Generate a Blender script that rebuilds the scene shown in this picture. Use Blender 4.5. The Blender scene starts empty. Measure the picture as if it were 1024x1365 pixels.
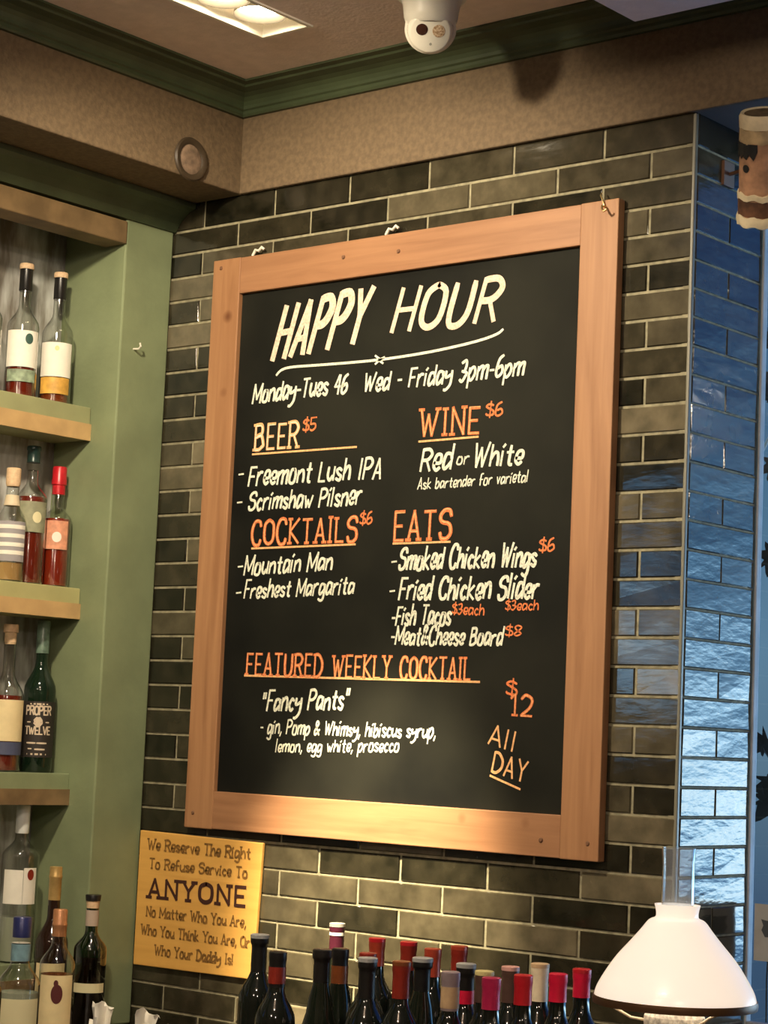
import bpy, bmesh, math, random
from mathutils import Vector, Matrix
random.seed(7)
S = bpy.context.scene
COL = S.collection
PI = math.pi

# ------------------------------------------------------------------ camera
cam_d = bpy.data.cameras.new('camera'); cam = bpy.data.objects.new('camera', cam_d); COL.objects.link(cam)
cam_d.sensor_fit = 'HORIZONTAL'; cam_d.sensor_width = 36.0; cam_d.lens = 36.0*2788.99/1024
cam_d.clip_start = 0.05; cam_d.clip_end = 200
ROT = Matrix(((0.7692923, 0.63743183, 0.04324365), (0.03576788, -0.11054785, 0.99322698), (0.63789499, -0.76253514, -0.10784319))).transposed()
EYE = Vector((0, 0, 1.5))
cam.matrix_world = Matrix.Translation(EYE) @ ROT.to_4x4()
S.camera = cam

# ------------------------------------------------------------------ world, exposure
S.view_settings.view_transform = 'Standard'; S.view_settings.look = 'None'
S.view_settings.exposure = 0.0; S.view_settings.gamma = 1.0
S.view_settings.use_curve_mapping = False
W = bpy.data.worlds.new('daylight'); S.world = W; W.use_nodes = True
nt = W.node_tree; nt.nodes.clear()
def wn(t, **k):
    n = nt.nodes.new(t)
    for a, b in k.items(): setattr(n, a, b)
    return n
tc = wn('ShaderNodeTexCoord'); sx = wn('ShaderNodeSeparateXYZ'); nt.links.new(tc.outputs['Generated'], sx.inputs[0])
mr = wn('ShaderNodeMapRange'); mr.inputs['From Min'].default_value = -0.35; mr.inputs['From Max'].default_value = 0.65
nt.links.new(sx.outputs['Z'], mr.inputs['Value'])
def ramp(stops):
    r = wn('ShaderNodeValToRGB'); e = r.color_ramp.elements
    e[0].position, e[0].color = stops[0][0], (*stops[0][1], 1); e[1].position, e[1].color = stops[-1][0], (*stops[-1][1], 1)
    for q, c in stops[1:-1]: x = e.new(q); x.color = (*c, 1)
    nt.links.new(mr.outputs[0], r.inputs[0]); return r
# bright open street to the right of the window, a shaded blue-grey house front straight across
r_open = ramp([(0.18, (0.015, 0.045, 0.10)), (0.265, (0.05, 0.13, 0.25)), (0.295, (0.40, 0.70, 0.92)), (0.325, (0.80, 0.96, 1.0)), (0.35, (0.38, 0.66, 0.88)), (0.40, (0.075, 0.175, 0.29)), (0.46, (0.032, 0.085, 0.155)), (0.55, (0.012, 0.034, 0.085)), (0.66, (0.005, 0.014, 0.048)), (1.0, (0.003, 0.010, 0.04))])
r_shade = ramp([(0.18, (0.003, 0.006, 0.011)), (0.28, (0.004, 0.008, 0.014)), (0.34, (0.009, 0.016, 0.022)), (0.40, (0.010, 0.020, 0.029)), (0.50, (0.005, 0.012, 0.020)), (0.60, (0.004, 0.010, 0.017)), (1.0, (0.002, 0.005, 0.01))])
dp = wn('ShaderNodeVectorMath', operation='DOT_PRODUCT'); nt.links.new(tc.outputs['Generated'], dp.inputs[0]); dp.inputs[1].default_value = (-0.464, 0.886, 0)
dm_ = wn('ShaderNodeMapRange'); dm_.inputs['From Min'].default_value = 0.80; dm_.inputs['From Max'].default_value = 0.94
nt.links.new(dp.outputs['Value'], dm_.inputs['Value'])
mixc = wn('ShaderNodeMix', data_type='RGBA'); nt.links.new(dm_.outputs[0], mixc.inputs[0]); nt.links.new(r_open.outputs[0], mixc.inputs[6]); nt.links.new(r_shade.outputs[0], mixc.inputs[7])
bg = wn('ShaderNodeBackground'); nt.links.new(mixc.outputs[2], bg.inputs[0]); bg.inputs[1].default_value = 12.5
wo = wn('ShaderNodeOutputWorld'); nt.links.new(bg.outputs[0], wo.inputs[0])

# ------------------------------------------------------------------ room lamps (ceiling down-lights) and added fill lights
def lamp(name, kind, loc, power, color, radius=0.04, target=None, size=60, blend=0.5):
    d = bpy.data.lights.new(name, kind); d.energy = power; d.color = color
    d.shadow_soft_size = radius
    if kind == 'SPOT': d.spot_size = math.radians(size); d.spot_blend = blend
    o = bpy.data.objects.new(name, d); COL.objects.link(o); o.location = loc
    if target is not None:
        o.rotation_euler = (Vector(target)-Vector(loc)).to_track_quat('-Z', 'Y').to_euler()
    return o
WARM = (1.0, 0.84, 0.61)
lamp('ceiling_spot_light', 'SPOT', (-2.62, 2.0, 2.92), 160, WARM, 0.055, (-2.95, 3.4, 1.75), 92, 0.55)
lamp('ceiling_spot_light', 'SPOT', (-2.60, 2.1, 2.92), 1500, (1.0, 0.83, 0.55), 0.04, (-2.83, 3.4, 1.12), 22, 1.0)
lamp('ceiling_pendant_light', 'POINT', (-1.38, 1.05, 2.90), 34, (1.0, 0.80, 0.58), 0.05)
lamp('room_fill_light', 'POINT', (0.9, -0.6, 2.90), 80, (1.0, 0.84, 0.66), 0.08)  # added fill out of view, lifts the ceiling and the board
lamp('room_fill_light', 'POINT', (-1.2, -1.2, 2.90), 65, (1.0, 0.84, 0.66), 0.08)  # second added fill, behind the viewer

# ------------------------------------------------------------------ materials
def M(name, base, rough=0.5, var=0.0, scale=20.0, bump=0.0, bscale=None, metal=0.0, stretch=(1, 1, 1), base2=None, spec=0.5, emit=None, coat=0.0, detail=4.0):
    m = bpy.data.materials.new(name); m.use_nodes = True
    t = m.node_tree; p = t.nodes['Principled BSDF']
    p.inputs['Base Color'].default_value = (*base, 1); p.inputs['Roughness'].default_value = rough
    p.inputs['Metallic'].default_value = metal; p.inputs['Specular IOR Level'].default_value = spec
    p.inputs['Coat Weight'].default_value = coat
    if emit: p.inputs['Emission Color'].default_value = (*emit[0], 1); p.inputs['Emission Strength'].default_value = emit[1]
    if var > 0 or bump > 0:
        co = t.nodes.new('ShaderNodeTexCoord'); mp = t.nodes.new('ShaderNodeMapping'); mp.inputs['Scale'].default_value = stretch
        t.links.new(co.outputs['Object'], mp.inputs[0])
        n = t.nodes.new('ShaderNodeTexNoise'); n.inputs['Scale'].default_value = scale; n.inputs['Detail'].default_value = detail
        t.links.new(mp.outputs[0], n.inputs['Vector'])
        if var > 0:
            r = t.nodes.new('ShaderNodeValToRGB'); b2 = base2 or tuple(c*(1-var) for c in base)
            b1 = base if base2 else tuple(min(1, c*(1+var*0.6)) for c in base)
            r.color_ramp.elements[0].position = 0.35; r.color_ramp.elements[1].position = 0.65
            r.color_ramp.elements[0].color = (*b2, 1); r.color_ramp.elements[1].color = (*b1, 1)
            t.links.new(n.outputs['Fac'], r.inputs[0]); t.links.new(r.outputs[0], p.inputs['Base Color'])
        if bump > 0:
            n2 = n
            if bscale:
                n2 = t.nodes.new('ShaderNodeTexNoise'); n2.inputs['Scale'].default_value = bscale; n2.inputs['Detail'].default_value = detail
                t.links.new(mp.outputs[0], n2.inputs['Vector'])
            b = t.nodes.new('ShaderNodeBump'); b.inputs['Strength'].default_value = bump; b.inputs['Distance'].default_value = 0.004
            t.links.new(n2.outputs['Fac'], b.inputs['Height']); t.links.new(b.outputs[0], p.inputs['Normal'])
    return m

def M_glass(name, tint=(0.95, 0.97, 0.95), rough=0.03, haze=0.0, hazecol=(0.6, 0.6, 0.6), edge=0.16):
    m = bpy.data.materials.new(name); m.use_nodes = True; t = m.node_tree; t.nodes.clear()
    tr = t.nodes.new('ShaderNodeBsdfTransparent'); tr.inputs[0].default_value = (*tint, 1)
    gl = t.nodes.new('ShaderNodeBsdfGlossy'); gl.inputs['Roughness'].default_value = rough
    fr = t.nodes.new('ShaderNodeFresnel'); fr.inputs['IOR'].default_value = 1.5
    ge = t.nodes.new('ShaderNodeNewGeometry'); mu = t.nodes.new('ShaderNodeMath'); mu.operation = 'MULTIPLY'; iv = t.nodes.new('ShaderNodeMath'); iv.operation = 'SUBTRACT'; iv.inputs[0].default_value = 1.0
    t.links.new(ge.outputs['Backfacing'], iv.inputs[1]); t.links.new(fr.outputs[0], mu.inputs[0]); t.links.new(iv.outputs[0], mu.inputs[1])   # thin walls: only the outer skin mirrors
    mxs = t.nodes.new('ShaderNodeMixShader'); t.links.new(mu.outputs[0], mxs.inputs[0]); t.links.new(tr.outputs[0], mxs.inputs[1]); t.links.new(gl.outputs[0], mxs.inputs[2])
    bo = t.nodes.new('ShaderNodeMath'); bo.operation = 'MULTIPLY'; bo.use_clamp = True; bo.inputs[1].default_value = 2.6; t.links.new(mu.outputs[0], bo.inputs[0]); t.links.new(bo.outputs[0], mxs.inputs[0])
    # bottle walls are thicker to look through towards the outline
    lw = t.nodes.new('ShaderNodeLayerWeight'); lw.inputs['Blend'].default_value = 0.5
    pw = t.nodes.new('ShaderNodeMath'); pw.operation = 'POWER'; pw.inputs[1].default_value = 2.2; t.links.new(lw.outputs['Facing'], pw.inputs[0])
    mc = t.nodes.new('ShaderNodeMix'); mc.data_type = 'RGBA'; mc.inputs[6].default_value = (*tint, 1); mc.inputs[7].default_value = (*[c*edge for c in tint], 1)
    t.links.new(pw.outputs[0], mc.inputs[0]); t.links.new(mc.outputs[2], tr.inputs[0])
    last = mxs
    if haze > 0:
        df = t.nodes.new('ShaderNodeBsdfDiffuse'); df.inputs[0].default_value = (*hazecol, 1)
        m2 = t.nodes.new('ShaderNodeMixShader'); m2.inputs[0].default_value = haze
        t.links.new(mxs.outputs[0], m2.inputs[1]); t.links.new(df.outputs[0], m2.inputs[2]); last = m2
    o = t.nodes.new('ShaderNodeOutputMaterial'); t.links.new(last.outputs[0], o.inputs[0])
    return m

def M_wood(name, base, dark, axis, rough=0.55, knots=True):
    m = bpy.data.materials.new(name); m.use_nodes = True; t = m.node_tree; p = t.nodes['Principled BSDF']
    p.inputs['Roughness'].default_value = rough
    co = t.nodes.new('ShaderNodeTexCoord'); mp = t.nodes.new('ShaderNodeMapping')
    mp.inputs['Scale'].default_value = tuple(1.5 if i == axis else 22 for i in range(3)); t.links.new(co.outputs['Object'], mp.inputs[0])
    n = t.nodes.new('ShaderNodeTexNoise'); n.inputs['Scale'].default_value = 2.2; n.inputs['Detail'].default_value = 6; n.inputs['Distortion'].default_value = 0.6
    t.links.new(mp.outputs[0], n.inputs['Vector'])
    r = t.nodes.new('ShaderNodeValToRGB'); r.color_ramp.elements[0].position = 0.30; r.color_ramp.elements[1].position = 0.70
    r.color_ramp.elements[0].color = (*dark, 1); r.color_ramp.elements[1].color = (*base, 1); t.links.new(n.outputs['Fac'], r.inputs[0])
    src = r.outputs[0]
    if knots:
        v = t.nodes.new('ShaderNodeTexVoronoi'); v.inputs['Scale'].default_value = 5.5; t.links.new(co.outputs['Object'], v.inputs['Vector'])
        r2 = t.nodes.new('ShaderNodeValToRGB'); r2.color_ramp.elements[0].position = 0.03; r2.color_ramp.elements[1].position = 0.10
        r2.color_ramp.elements[0].color = (0.45, 0.32, 0.25, 1); r2.color_ramp.elements[1].color = (1, 1, 1, 1); t.links.new(v.outputs['Distance'], r2.inputs[0])
        mm = t.nodes.new('ShaderNodeMix'); mm.data_type = 'RGBA'; mm.blend_type = 'MULTIPLY'; mm.inputs[0].default_value = 1
        t.links.new(src, mm.inputs[6]); t.links.new(r2.outputs[0], mm.inputs[7]); src = mm.outputs[2]
    t.links.new(src, p.inputs['Base Color'])
    b = t.nodes.new('ShaderNodeBump'); b.inputs['Strength'].default_value = 0.25; b.inputs['Distance'].default_value = 0.002
    t.links.new(n.outputs['Fac'], b.inputs['Height']); t.links.new(b.outputs[0], p.inputs['Normal'])
    return m

def M_tile(name, rough, bump):
    m = bpy.data.materials.new(name); m.use_nodes = True; t = m.node_tree; p = t.nodes['Principled BSDF']
    a = t.nodes.new('ShaderNodeAttribute'); a.attribute_name = 'tone'
    r = t.nodes.new('ShaderNodeValToRGB'); e = r.color_ramp.elements
    e[0].position = 0; e[0].color = (0.007, 0.007, 0.004, 1); e[1].position = 1; e[1].color = (0.178, 0.148, 0.092, 1)
    x = e.new(0.35); x.color = (0.034, 0.029, 0.017, 1); x = e.new(0.7); x.color = (0.090, 0.076, 0.046, 1)
    co = t.nodes.new('ShaderNodeTexCoord'); n = t.nodes.new('ShaderNodeTexNoise'); n.inputs['Scale'].default_value = 22; n.inputs['Detail'].default_value = 8
    t.links.new(co.outputs['Object'], n.inputs['Vector'])
    mth = t.nodes.new('ShaderNodeMath'); mth.operation = 'MULTIPLY_ADD'; mth.inputs[1].default_value = 0.65
    sub = t.nodes.new('ShaderNodeMath'); sub.operation = 'SUBTRACT'; sub.inputs[1].default_value = 0.34
    t.links.new(n.outputs['Fac'], mth.inputs[0]); t.links.new(a.outputs['Fac'], sub.inputs[0]); t.links.new(sub.outputs[0], mth.inputs[2])
    t.links.new(mth.outputs[0], r.inputs[0]); t.links.new(r.outputs[0], p.inputs['Base Color'])
    p.inputs['Roughness'].default_value = rough; p.inputs['Specular IOR Level'].default_value = 0.6
    mp = t.nodes.new('ShaderNodeMapping'); mp.inputs['Scale'].default_value = (1, 1, 3); t.links.new(co.outputs['Object'], mp.inputs[0])
    n2 = t.nodes.new('ShaderNodeTexNoise'); n2.inputs['Scale'].default_value = 16; n2.inputs['Detail'].default_value = 3; t.links.new(mp.outputs[0], n2.inputs['Vector'])
    b = t.nodes.new('ShaderNodeBump'); b.inputs['Strength'].default_value = bump; b.inputs['Distance'].default_value = 0.004
    t.links.new(n2.outputs['Fac'], b.inputs['Height']); t.links.new(b.outputs[0], p.inputs['Normal'])
    return m

TILE = M_tile('glazed_brick', 0.12, 0.12); TILE2 = M_tile('glossy_glazed_brick', 0.12, 0.22)
GROUT = M('grout', (0.27, 0.245, 0.155), 0.9, 0.3, 60, 0.3)
BAND = M('brown_plaster', (0.150, 0.102, 0.055), 0.75, 0.20, 80, 0.4, 160)
CEIL = M('ceiling_paint', (0.82, 0.70, 0.65), 0.9, 0.06, 30, 0.3, 120)
CROWN = M('dark_green_trim', (0.055, 0.075, 0.034), 0.5, 0.2, 12)
GREEN = M('sage_green_paint', (0.21, 0.25, 0.135), 0.5, 0.12, 9, 0.1, 90)
GREEND = M('deep_green_paint', (0.115, 0.155, 0.085), 0.55, 0.15, 9)
EDGEW = M('shelf_edge_wood', (0.52, 0.34, 0.15), 0.5, 0.15, 14)
BACKM = M('mottled_grey_panel', (0.60, 0.62, 0.60), 0.45, 0.5, 7, 0.0, None, 0.0, (4, 4, 1.0), (0.20, 0.18, 0.15))
HDRW = M('header_wood', (0.20, 0.13, 0.06), 0.55, 0.3, 14)
WALLP = M('room_wall_paint', (0.16, 0.115, 0.08), 0.85, 0.1, 8)
FLOORM = M('dark_floor', (0.05, 0.032, 0.02), 0.5, 0.3, 6)
WOODV = M_wood('frame_wood_upright', (0.39, 0.200, 0.092), (0.28, 0.130, 0.056), 2)
WOODH = M_wood('frame_wood_rail', (0.37, 0.185, 0.088), (0.26, 0.120, 0.055), 0)
SLATE = M('chalkboard_slate', (0.017, 0.017, 0.0115), 0.75, 0.5, 2.6, 0.0, None, 0, (1, 1, 1), (0.0036, 0.0040, 0.0030), detail=8, spec=0.15)
CREAM = M('cream_chalk', (0.78, 0.78, 0.62), 0.9, 0.25, 260)
PINKW = M('pinkish_chalk', (0.86, 0.62, 0.46), 0.9, 0.25, 200)
ORANGE = M('orange_chalk', (0.78, 0.21, 0.065), 0.9, 0.35, 220)
PEACH = M('peach_chalk', (0.90, 0.47, 0.20), 0.9, 0.25, 220)
STEEL = M('screw_steel', (0.45, 0.40, 0.32), 0.35, metal=0.9)
BRASS = M('brass_hook', (0.75, 0.55, 0.25), 0.3, metal=0.9)
RUST = M('rusty_screw', (0.17, 0.08, 0.04), 0.6)
SIGNM = M_wood('yellow_sign_wood', (0.74, 0.41, 0.10), (0.64, 0.34, 0.075), 0, 0.6, False)
SIGNT = M('faded_brown_print', (0.22, 0.105, 0.018), 0.8, 0.4, 150)
SIGNB = M('dark_maroon_print', (0.045, 0.010, 0.004), 0.8)
WHITEP = M('white_plastic', (0.80, 0.76, 0.64), 0.35)
DARKL = M('dark_lens', (0.055, 0.022, 0.014), 0.15)
COPL = M('sensor_copper', (0.30, 0.17, 0.08), 0.3, 0.5, 260, base2=(0.7, 0.55, 0.38))
GREYR = M('grey_rubber', (0.30, 0.29, 0.24), 0.6)
FIXW = M('fixture_white', (0.85, 0.80, 0.70), 0.5)
FIXG = M('fixture_grey', (0.30, 0.26, 0.20), 0.5)
BULB = M('lit_bulb', (1, 0.9, 0.75), 0.5, emit=((1.0, 0.86, 0.62), 30.0))
OPAL = M('lit_opal_glass', (0.90, 0.85, 0.76), 0.25, emit=((1.0, 0.83, 0.68), 0.72), coat=0.3)
DBRASS = M('dark_brass', (0.16, 0.085, 0.04), 0.4, metal=0.6)
CLEAR = M_glass('clear_glass', (0.92, 0.93, 0.90), 0.06)
CHIMG = M_glass('chimney_glass', (0.94, 0.96, 0.98), 0.02, 0.10, (0.8, 0.85, 0.9), edge=0.7)  # bluish haze paints the chimney's luminous look into the glass
RIBG = M('ribbed_glass', (0.75, 0.72, 0.64), 0.12, 0.4, 120)
PANEG = M_glass('window_glass', (0.96, 0.98, 1.0), 0.02, edge=0.9)
GREENG = M_glass('green_glass', (0.10, 0.22, 0.10), 0.03)
FRAMEP = M('window_frame_paint', (0.45, 0.47, 0.48), 0.5, 0.15, 20)
COUNTER = M('dark_counter_top', (0.055, 0.04, 0.03), 0.35, 0.3, 12)
CABW = M('cabinet_green', (0.08, 0.10, 0.055), 0.5)

# ------------------------------------------------------------------ mesh helpers
class MB:
    def __init__(s): s.v = []; s.f = []; s.tone = {}
    def quad(s, pts):
        b = len(s.v); s.v += [tuple(p) for p in pts]; s.f.append(tuple(range(b, b+len(pts)))); return s
    def box(s, x0, x1, y0, y1, z0, z1):
        b = len(s.v); s.v += [(x, y, z) for x in (x0, x1) for y in (y0, y1) for z in (z0, z1)]
        s.f += [tuple(b+i for i in q) for q in ((0, 1, 3, 2), (4, 6, 7, 5), (0, 4, 5, 1), (2, 3, 7, 6), (0, 2, 6, 4), (1, 5, 7, 3))]; return s
    def lathe(s, prof, n=32, mat=None, closed=False):
        # prof: (r, z); a point with r=0 closes the surface
        b = len(s.v); rings = []
        for r, z in prof:
            if r < 1e-6:
                rings.append([len(s.v)]); s.v.append((0, 0, z))
            else:
                rings.append(list(range(len(s.v), len(s.v)+n)))
                for i in range(n): a = 2*PI*i/n; s.v.append((r*math.cos(a), r*math.sin(a), z))
        pairs = list(zip(rings, rings[1:]))
        if closed: pairs.append((rings[-1], rings[0]))
        for A, B in pairs:
            for i in range(n):
                j = (i+1) % n
                if len(A) == 1 and len(B) == 1: continue
                if len(A) == 1: s.f.append((A[0], B[i], B[j]))
                elif len(B) == 1: s.f.append((A[i], B[0], A[j]))
                else: s.f.append((A[i], B[i], B[j], A[j]))
        if mat is not None:
            for i in range(b, len(s.v)): s.v[i] = tuple(mat @ Vector(s.v[i]))
        return s
    def tube(s, pts, r, n=8, cap=True):
        pts = [Vector(p) for p in pts]; rr = r if isinstance(r, (list, tuple)) else [r]*len(pts); rings = []
        up = Vector((0.13, 0.29, 0.95)).normalized()
        for i, p in enumerate(pts):
            t = (pts[min(i+1, len(pts)-1)]-pts[max(i-1, 0)]).normalized()
            a = t.cross(up)
            if a.length < 1e-3: a = t.cross(Vector((1, 0, 0)))
            a.normalize(); c = t.cross(a)
            rings.append(list(range(len(s.v), len(s.v)+n)))
            for k in range(n):
                q = p+rr[i]*(a*math.cos(2*PI*k/n)+c*math.sin(2*PI*k/n)); s.v.append(tuple(q))
        for A, B in zip(rings, rings[1:]):
            for k in range(n): s.f.append((A[k], A[(k+1) % n], B[(k+1) % n], B[k]))
        if cap: s.f.append(tuple(reversed(rings[0]))); s.f.append(tuple(rings[-1]))
        return s
    def patch(s, r, a0, a1, z0, z1, t=0.0004, n=14):
        # a curved label: outer skin and edges, angles about +z
        b = len(s.v)
        for rr in (r, r+t):
            for i in range(n+1):
                a = a0+(a1-a0)*i/n
                s.v.append((rr*math.cos(a), rr*math.sin(a), z0)); s.v.append((rr*math.cos(a), rr*math.sin(a), z1))
        o = 2*(n+1)
        for i in range(n):
            k = b+2*i; s.f.append((k, k+1, k+3, k+2)); s.f.append((k+o, k+o+2, k+o+3, k+o+1))
            s.f.append((k, k+2, k+o+2, k+o)); s.f.append((k+1, k+o+1, k+o+3, k+3))
        s.f.append((b, b+o, b+o+1, b+1)); e = b+2*n; s.f.append((e, e+1, e+o+1, e+o))
        return s
    def build(s, name, mat, parent=None, smooth=False, bevel=0.0, seg=2, loc=None, fix=True):
        me = bpy.data.meshes.new(name); me.from_pydata(s.v, [], s.f)
        if fix:
            bm = bmesh.new(); bm.from_mesh(me); bmesh.ops.recalc_face_normals(bm, faces=bm.faces); bm.to_mesh(me); bm.free()
        for m in (mat if isinstance(mat, (list, tuple)) else [mat]): me.materials.append(m)
        if smooth:
            for p in me.polygons: p.use_smooth = True
            try: me.set_sharp_from_angle(angle=math.radians(40))
            except Exception: pass
        me.update(); o = bpy.data.objects.new(name, me); COL.objects.link(o)
        if parent is not None: o.parent = parent
        if loc is not None: o.location = loc
        if bevel > 0:
            md = o.modifiers.new('bevel', 'BEVEL'); md.width = bevel; md.segments = seg; md.limit_method = 'ANGLE'
        return o

def thing(name, label, cat, loc=(0, 0, 0), group=None, rz=0.0):
    o = bpy.data.objects.new(name, None); COL.objects.link(o); o.location = loc; o.rotation_euler = (0, 0, rz)
    o.empty_display_size = 0.05; o['label'] = label; o['category'] = cat
    if group: o['group'] = group
    return o
def tag(o, label, cat, group=None):
    o['label'] = label; o['category'] = cat
    if group: o['group'] = group
    return o
def struct(o, label=None, cat=None):
    o['kind'] = 'structure'
    if label: o['label'] = label
    if cat: o['category'] = cat
    return o

# ------------------------------------------------------------------ stroke lettering (drawn with a marker: one polyline per stroke)
# tokens are x,y in base 36; base line y=4, capital height y=e, small letters y=a, tails y=0; '~' = rounded stroke
GL = {
'A': (6, '04 3e 64;17 57'), 'B': (6, '04 0e;~0e 4e 5c 4a 09;~09 4a 66 55 34 04'), 'C': (6, '~6c 5e 2e 0b 07 24 54 66'), 'D': (6, '04 0e;~0e 3e 6b 67 34 04'),
'E': (5, '5e 0e 04 54;09 49'), 'F': (5, '5e 0e 04;09 49'), 'H': (6, '04 0e;64 6e;09 69'), 'I': (2, '1e 14'), 'K': (6, '04 0e;6e 09 64'), 'L': (5, '0e 04 54'),
'M': (8, '04 0e 46 8e 84'), 'N': (6, '04 0e 64 6e'), 'O': (6, '~3e 0c 06 34 66 6c 3e'), 'P': (6, '04 0e;~0e 4e 6c 5a 39 09'), 'R': (6, '04 0e;~0e 4e 6c 5a 39 09;39 64'),
'S': (6, '~6c 5e 2e 0c 1a 59 66 44 14 06'), 'T': (6, '0e 6e;3e 34'), 'U': (6, '~0e 07 14 44 67 6e'), 'V': (6, '0e 34 6e'), 'W': (9, '0e 24 4c 64 9e'), 'X': (6, '04 6e;0e 64'), 'Y': (6, '0e 39 6e;39 34'),
'a': (5, '~58 4a 1a 06 14 35 57;5a 54'), 'b': (5, '0e 04;~07 2a 4a 57 34 14 06'), 'c': (4, '~49 2a 07 24 45'), 'd': (5, '~58 4a 1a 06 14 35 57;5e 54'),
'e': (4, '~07 47 4a 1a 06 24 45'), 'f': (4, '~4e 2e 1c 14;09 49'), 'g': (5, '~58 4a 1a 06 14 35 57;~5a 52 30 01'), 'h': (5, '0e 04;~07 2a 4a 57 54'), 'i': (1, '0a 04;0c 1d'), 'k': (5, '0e 04;4a 07 54'), 'l': (1, '0e 04'),
'm': (8, '04 0a;~08 2a 4a 47 44;~48 6a 8a 87 84'), 'n': (5, '04 0a;~08 2a 4a 57 54'), 'o': (5, '~3a 1a 06 14 44 57 4a 3a'), 'p': (5, '0a 00;~07 2a 4a 57 34 14 06'), 'r': (4, '04 0a;~08 2a 4a'),
's': (4, '~49 2a 09 27 46 34 05'), 't': (4, '~2d 25 44;0a 4a'), 'u': (5, '~0a 06 24 46;5a 54'), 'v': (4, '0a 24 4a'), 'w': (7, '0a 24 38 54 7a'), 'x': (4, '04 4a;0a 44'), 'y': (5, '~0a 07 27 48;~5a 53 20 00'),
'1': (2, '0c 2e 24'), '2': (5, '~0c 2e 5c 48 04;04 54'), '3': (5, '~0d 3e 4c 39 19;~19 58 46 24 05'), '4': (5, '3e 08 58;4e 44'), '5': (5, '5e 0e 09;~09 49 56 24 05'), '6': (5, '~4e 1c 06 24 56 49 18'), '8': (5, '~29 0c 2e 5c 39 06 24 56 29'),
'$': (5, '~5c 2d 0b 58 55 15 06;3f 33'), '&': (6, '~64 1b 2e 4c 07 14 46 68'), '-': (3, '08 38'), ',': (1, '15 02'), '.': (1, '04 14'), '!': (1, '0e 07;04 05'), "'": (1, '0e 0b'), '"': (3, '0e 0b;2e 2b'), ' ': (3, ''),
}
def spline(P, k=5):
    out = []
    for i in range(len(P)-1):
        p0, p1, p2, p3 = P[max(i-1, 0)], P[i], P[i+1], P[min(i+2, len(P)-1)]
        for j in range(k):
            t = j/k
            out.append(tuple(0.5*((2*b)+(c-a)*t+(2*a-5*b+4*c-d)*t*t+(3*b-a-3*c+d)*t**3) for a, b, c, d in zip(p0, p1, p2, p3)))
    out.append(P[-1]); return out
def glyph(ch):
    w, s = GL[ch]; L = []
    for st in s.split(';'):
        if not st: continue
        sm = st[0] == '~'; P = [(int(a[0], 36), int(a[1], 36)-4) for a in st.lstrip('~').split()]
        L.append((spline(P) if sm else P, sm))
    return w, L
def text_strokes(txt, u0, v0, u1, v1, cap, slant=0.0, serif=0.0, gap=2.2, wob=0.0):
    """strokes of a line of text fitted from (u0,v0) to (u1,v1) along its base line"""
    x = 0; items = []
    for ch in txt:
        w, L = glyph(ch); items.append((x, L, w)); x += w+gap
    tot = max(x-gap, 1); du, dv = (u1-u0)/tot, (v1-v0)/tot; k = cap/10; out = []
    for gx, L, w in items:
        jy = random.uniform(-wob, wob); js = 1+random.uniform(-wob, wob)*0.25
        for P, sm in L:
            def tr(p):
                X, Y = gx+p[0], (p[1]*js+jy)
                return (u0+du*X+slant*Y*k, v0+dv*X+Y*k)
            out.append([tr(p) for p in P])
            if serif > 0:
                for q, n_ in ((P[0], P[1]), (P[-1], P[-2])):
                    if abs(q[0]-n_[0]) < 3.5 and abs(q[1]-n_[1]) > 3 and (abs(q[1]) < 0.2 or abs(q[1]-10) < 0.2) and not (sm and len(P) > 14):
                        out.append([tr((q[0]-serif, q[1])), tr((q[0]+serif, q[1]))])
    return out
def lift(p, i):                                       # later strokes lie a hair above earlier ones
    k = 1-(i % 40)*2.2e-5/3.4 if abs(p[1]) > 1 else 1+(i % 40)*6e-4
    return (p[0], p[1]*k, p[2]) if abs(p[1]) > 1 else (p[0]*k, p[1]*k, p[2])
def ribbons(mb, strokes, width, mapf, taper=False):
    """each stroke a flat ribbon with mitred joins and rounded ends, laid on a surface by mapf(u, v)"""
    h = width/2
    cut = []
    for P in strokes:                                 # a sharp corner is two strokes of the marker
        cur = [P[0]]
        for a, b, c in zip(P, P[1:], P[2:]):
            cur.append(b); d0 = (b[0]-a[0], b[1]-a[1]); d1 = (c[0]-b[0], c[1]-b[1]); l = math.hypot(*d0)*math.hypot(*d1)
            if l > 0 and (d0[0]*d1[0]+d0[1]*d1[1])/l < 0.25: cut.append(cur); cur = [b]
        cur.append(P[-1]); cut.append(cur)
    for si, P in enumerate(cut):
        Q = [P[0]]
        for p in P[1:]:
            if math.hypot(p[0]-Q[-1][0], p[1]-Q[-1][1]) > 1e-5: Q.append(p)
        if len(Q) < 2: continue
        d = [((b[0]-a[0]), (b[1]-a[1])) for a, b in zip(Q, Q[1:])]; d = [(x/math.hypot(x, y), y/math.hypot(x, y)) for x, y in d]
        Q[0] = (Q[0][0]-d[0][0]*h*0.5, Q[0][1]-d[0][1]*h*0.5); Q[-1] = (Q[-1][0]+d[-1][0]*h*0.5, Q[-1][1]+d[-1][1]*h*0.5)
        base = len(mb.v)
        for i, q in enumerate(Q):
            a = d[max(i-1, 0)]; b = d[min(i, len(d)-1)]
            nx, ny = -(a[1]+b[1]), (a[0]+b[0]); l = math.hypot(nx, ny)
            if l < 0.35: nx, ny, l = -b[1], b[0], 1
            k = min(1.5, 2/l if l < 2 else 1); hh = h*(0.75 if i in (0, len(Q)-1) else 1)*k
            mb.v.append(lift(mapf(q[0]+nx/l*hh, q[1]+ny/l*hh), si)); mb.v.append(lift(mapf(q[0]-nx/l*hh, q[1]-ny/l*hh), si))
        for i in range(len(Q)-1):
            k = base+2*i; mb.f.append((k, k+1, k+3, k+2))
    return mb

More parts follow.
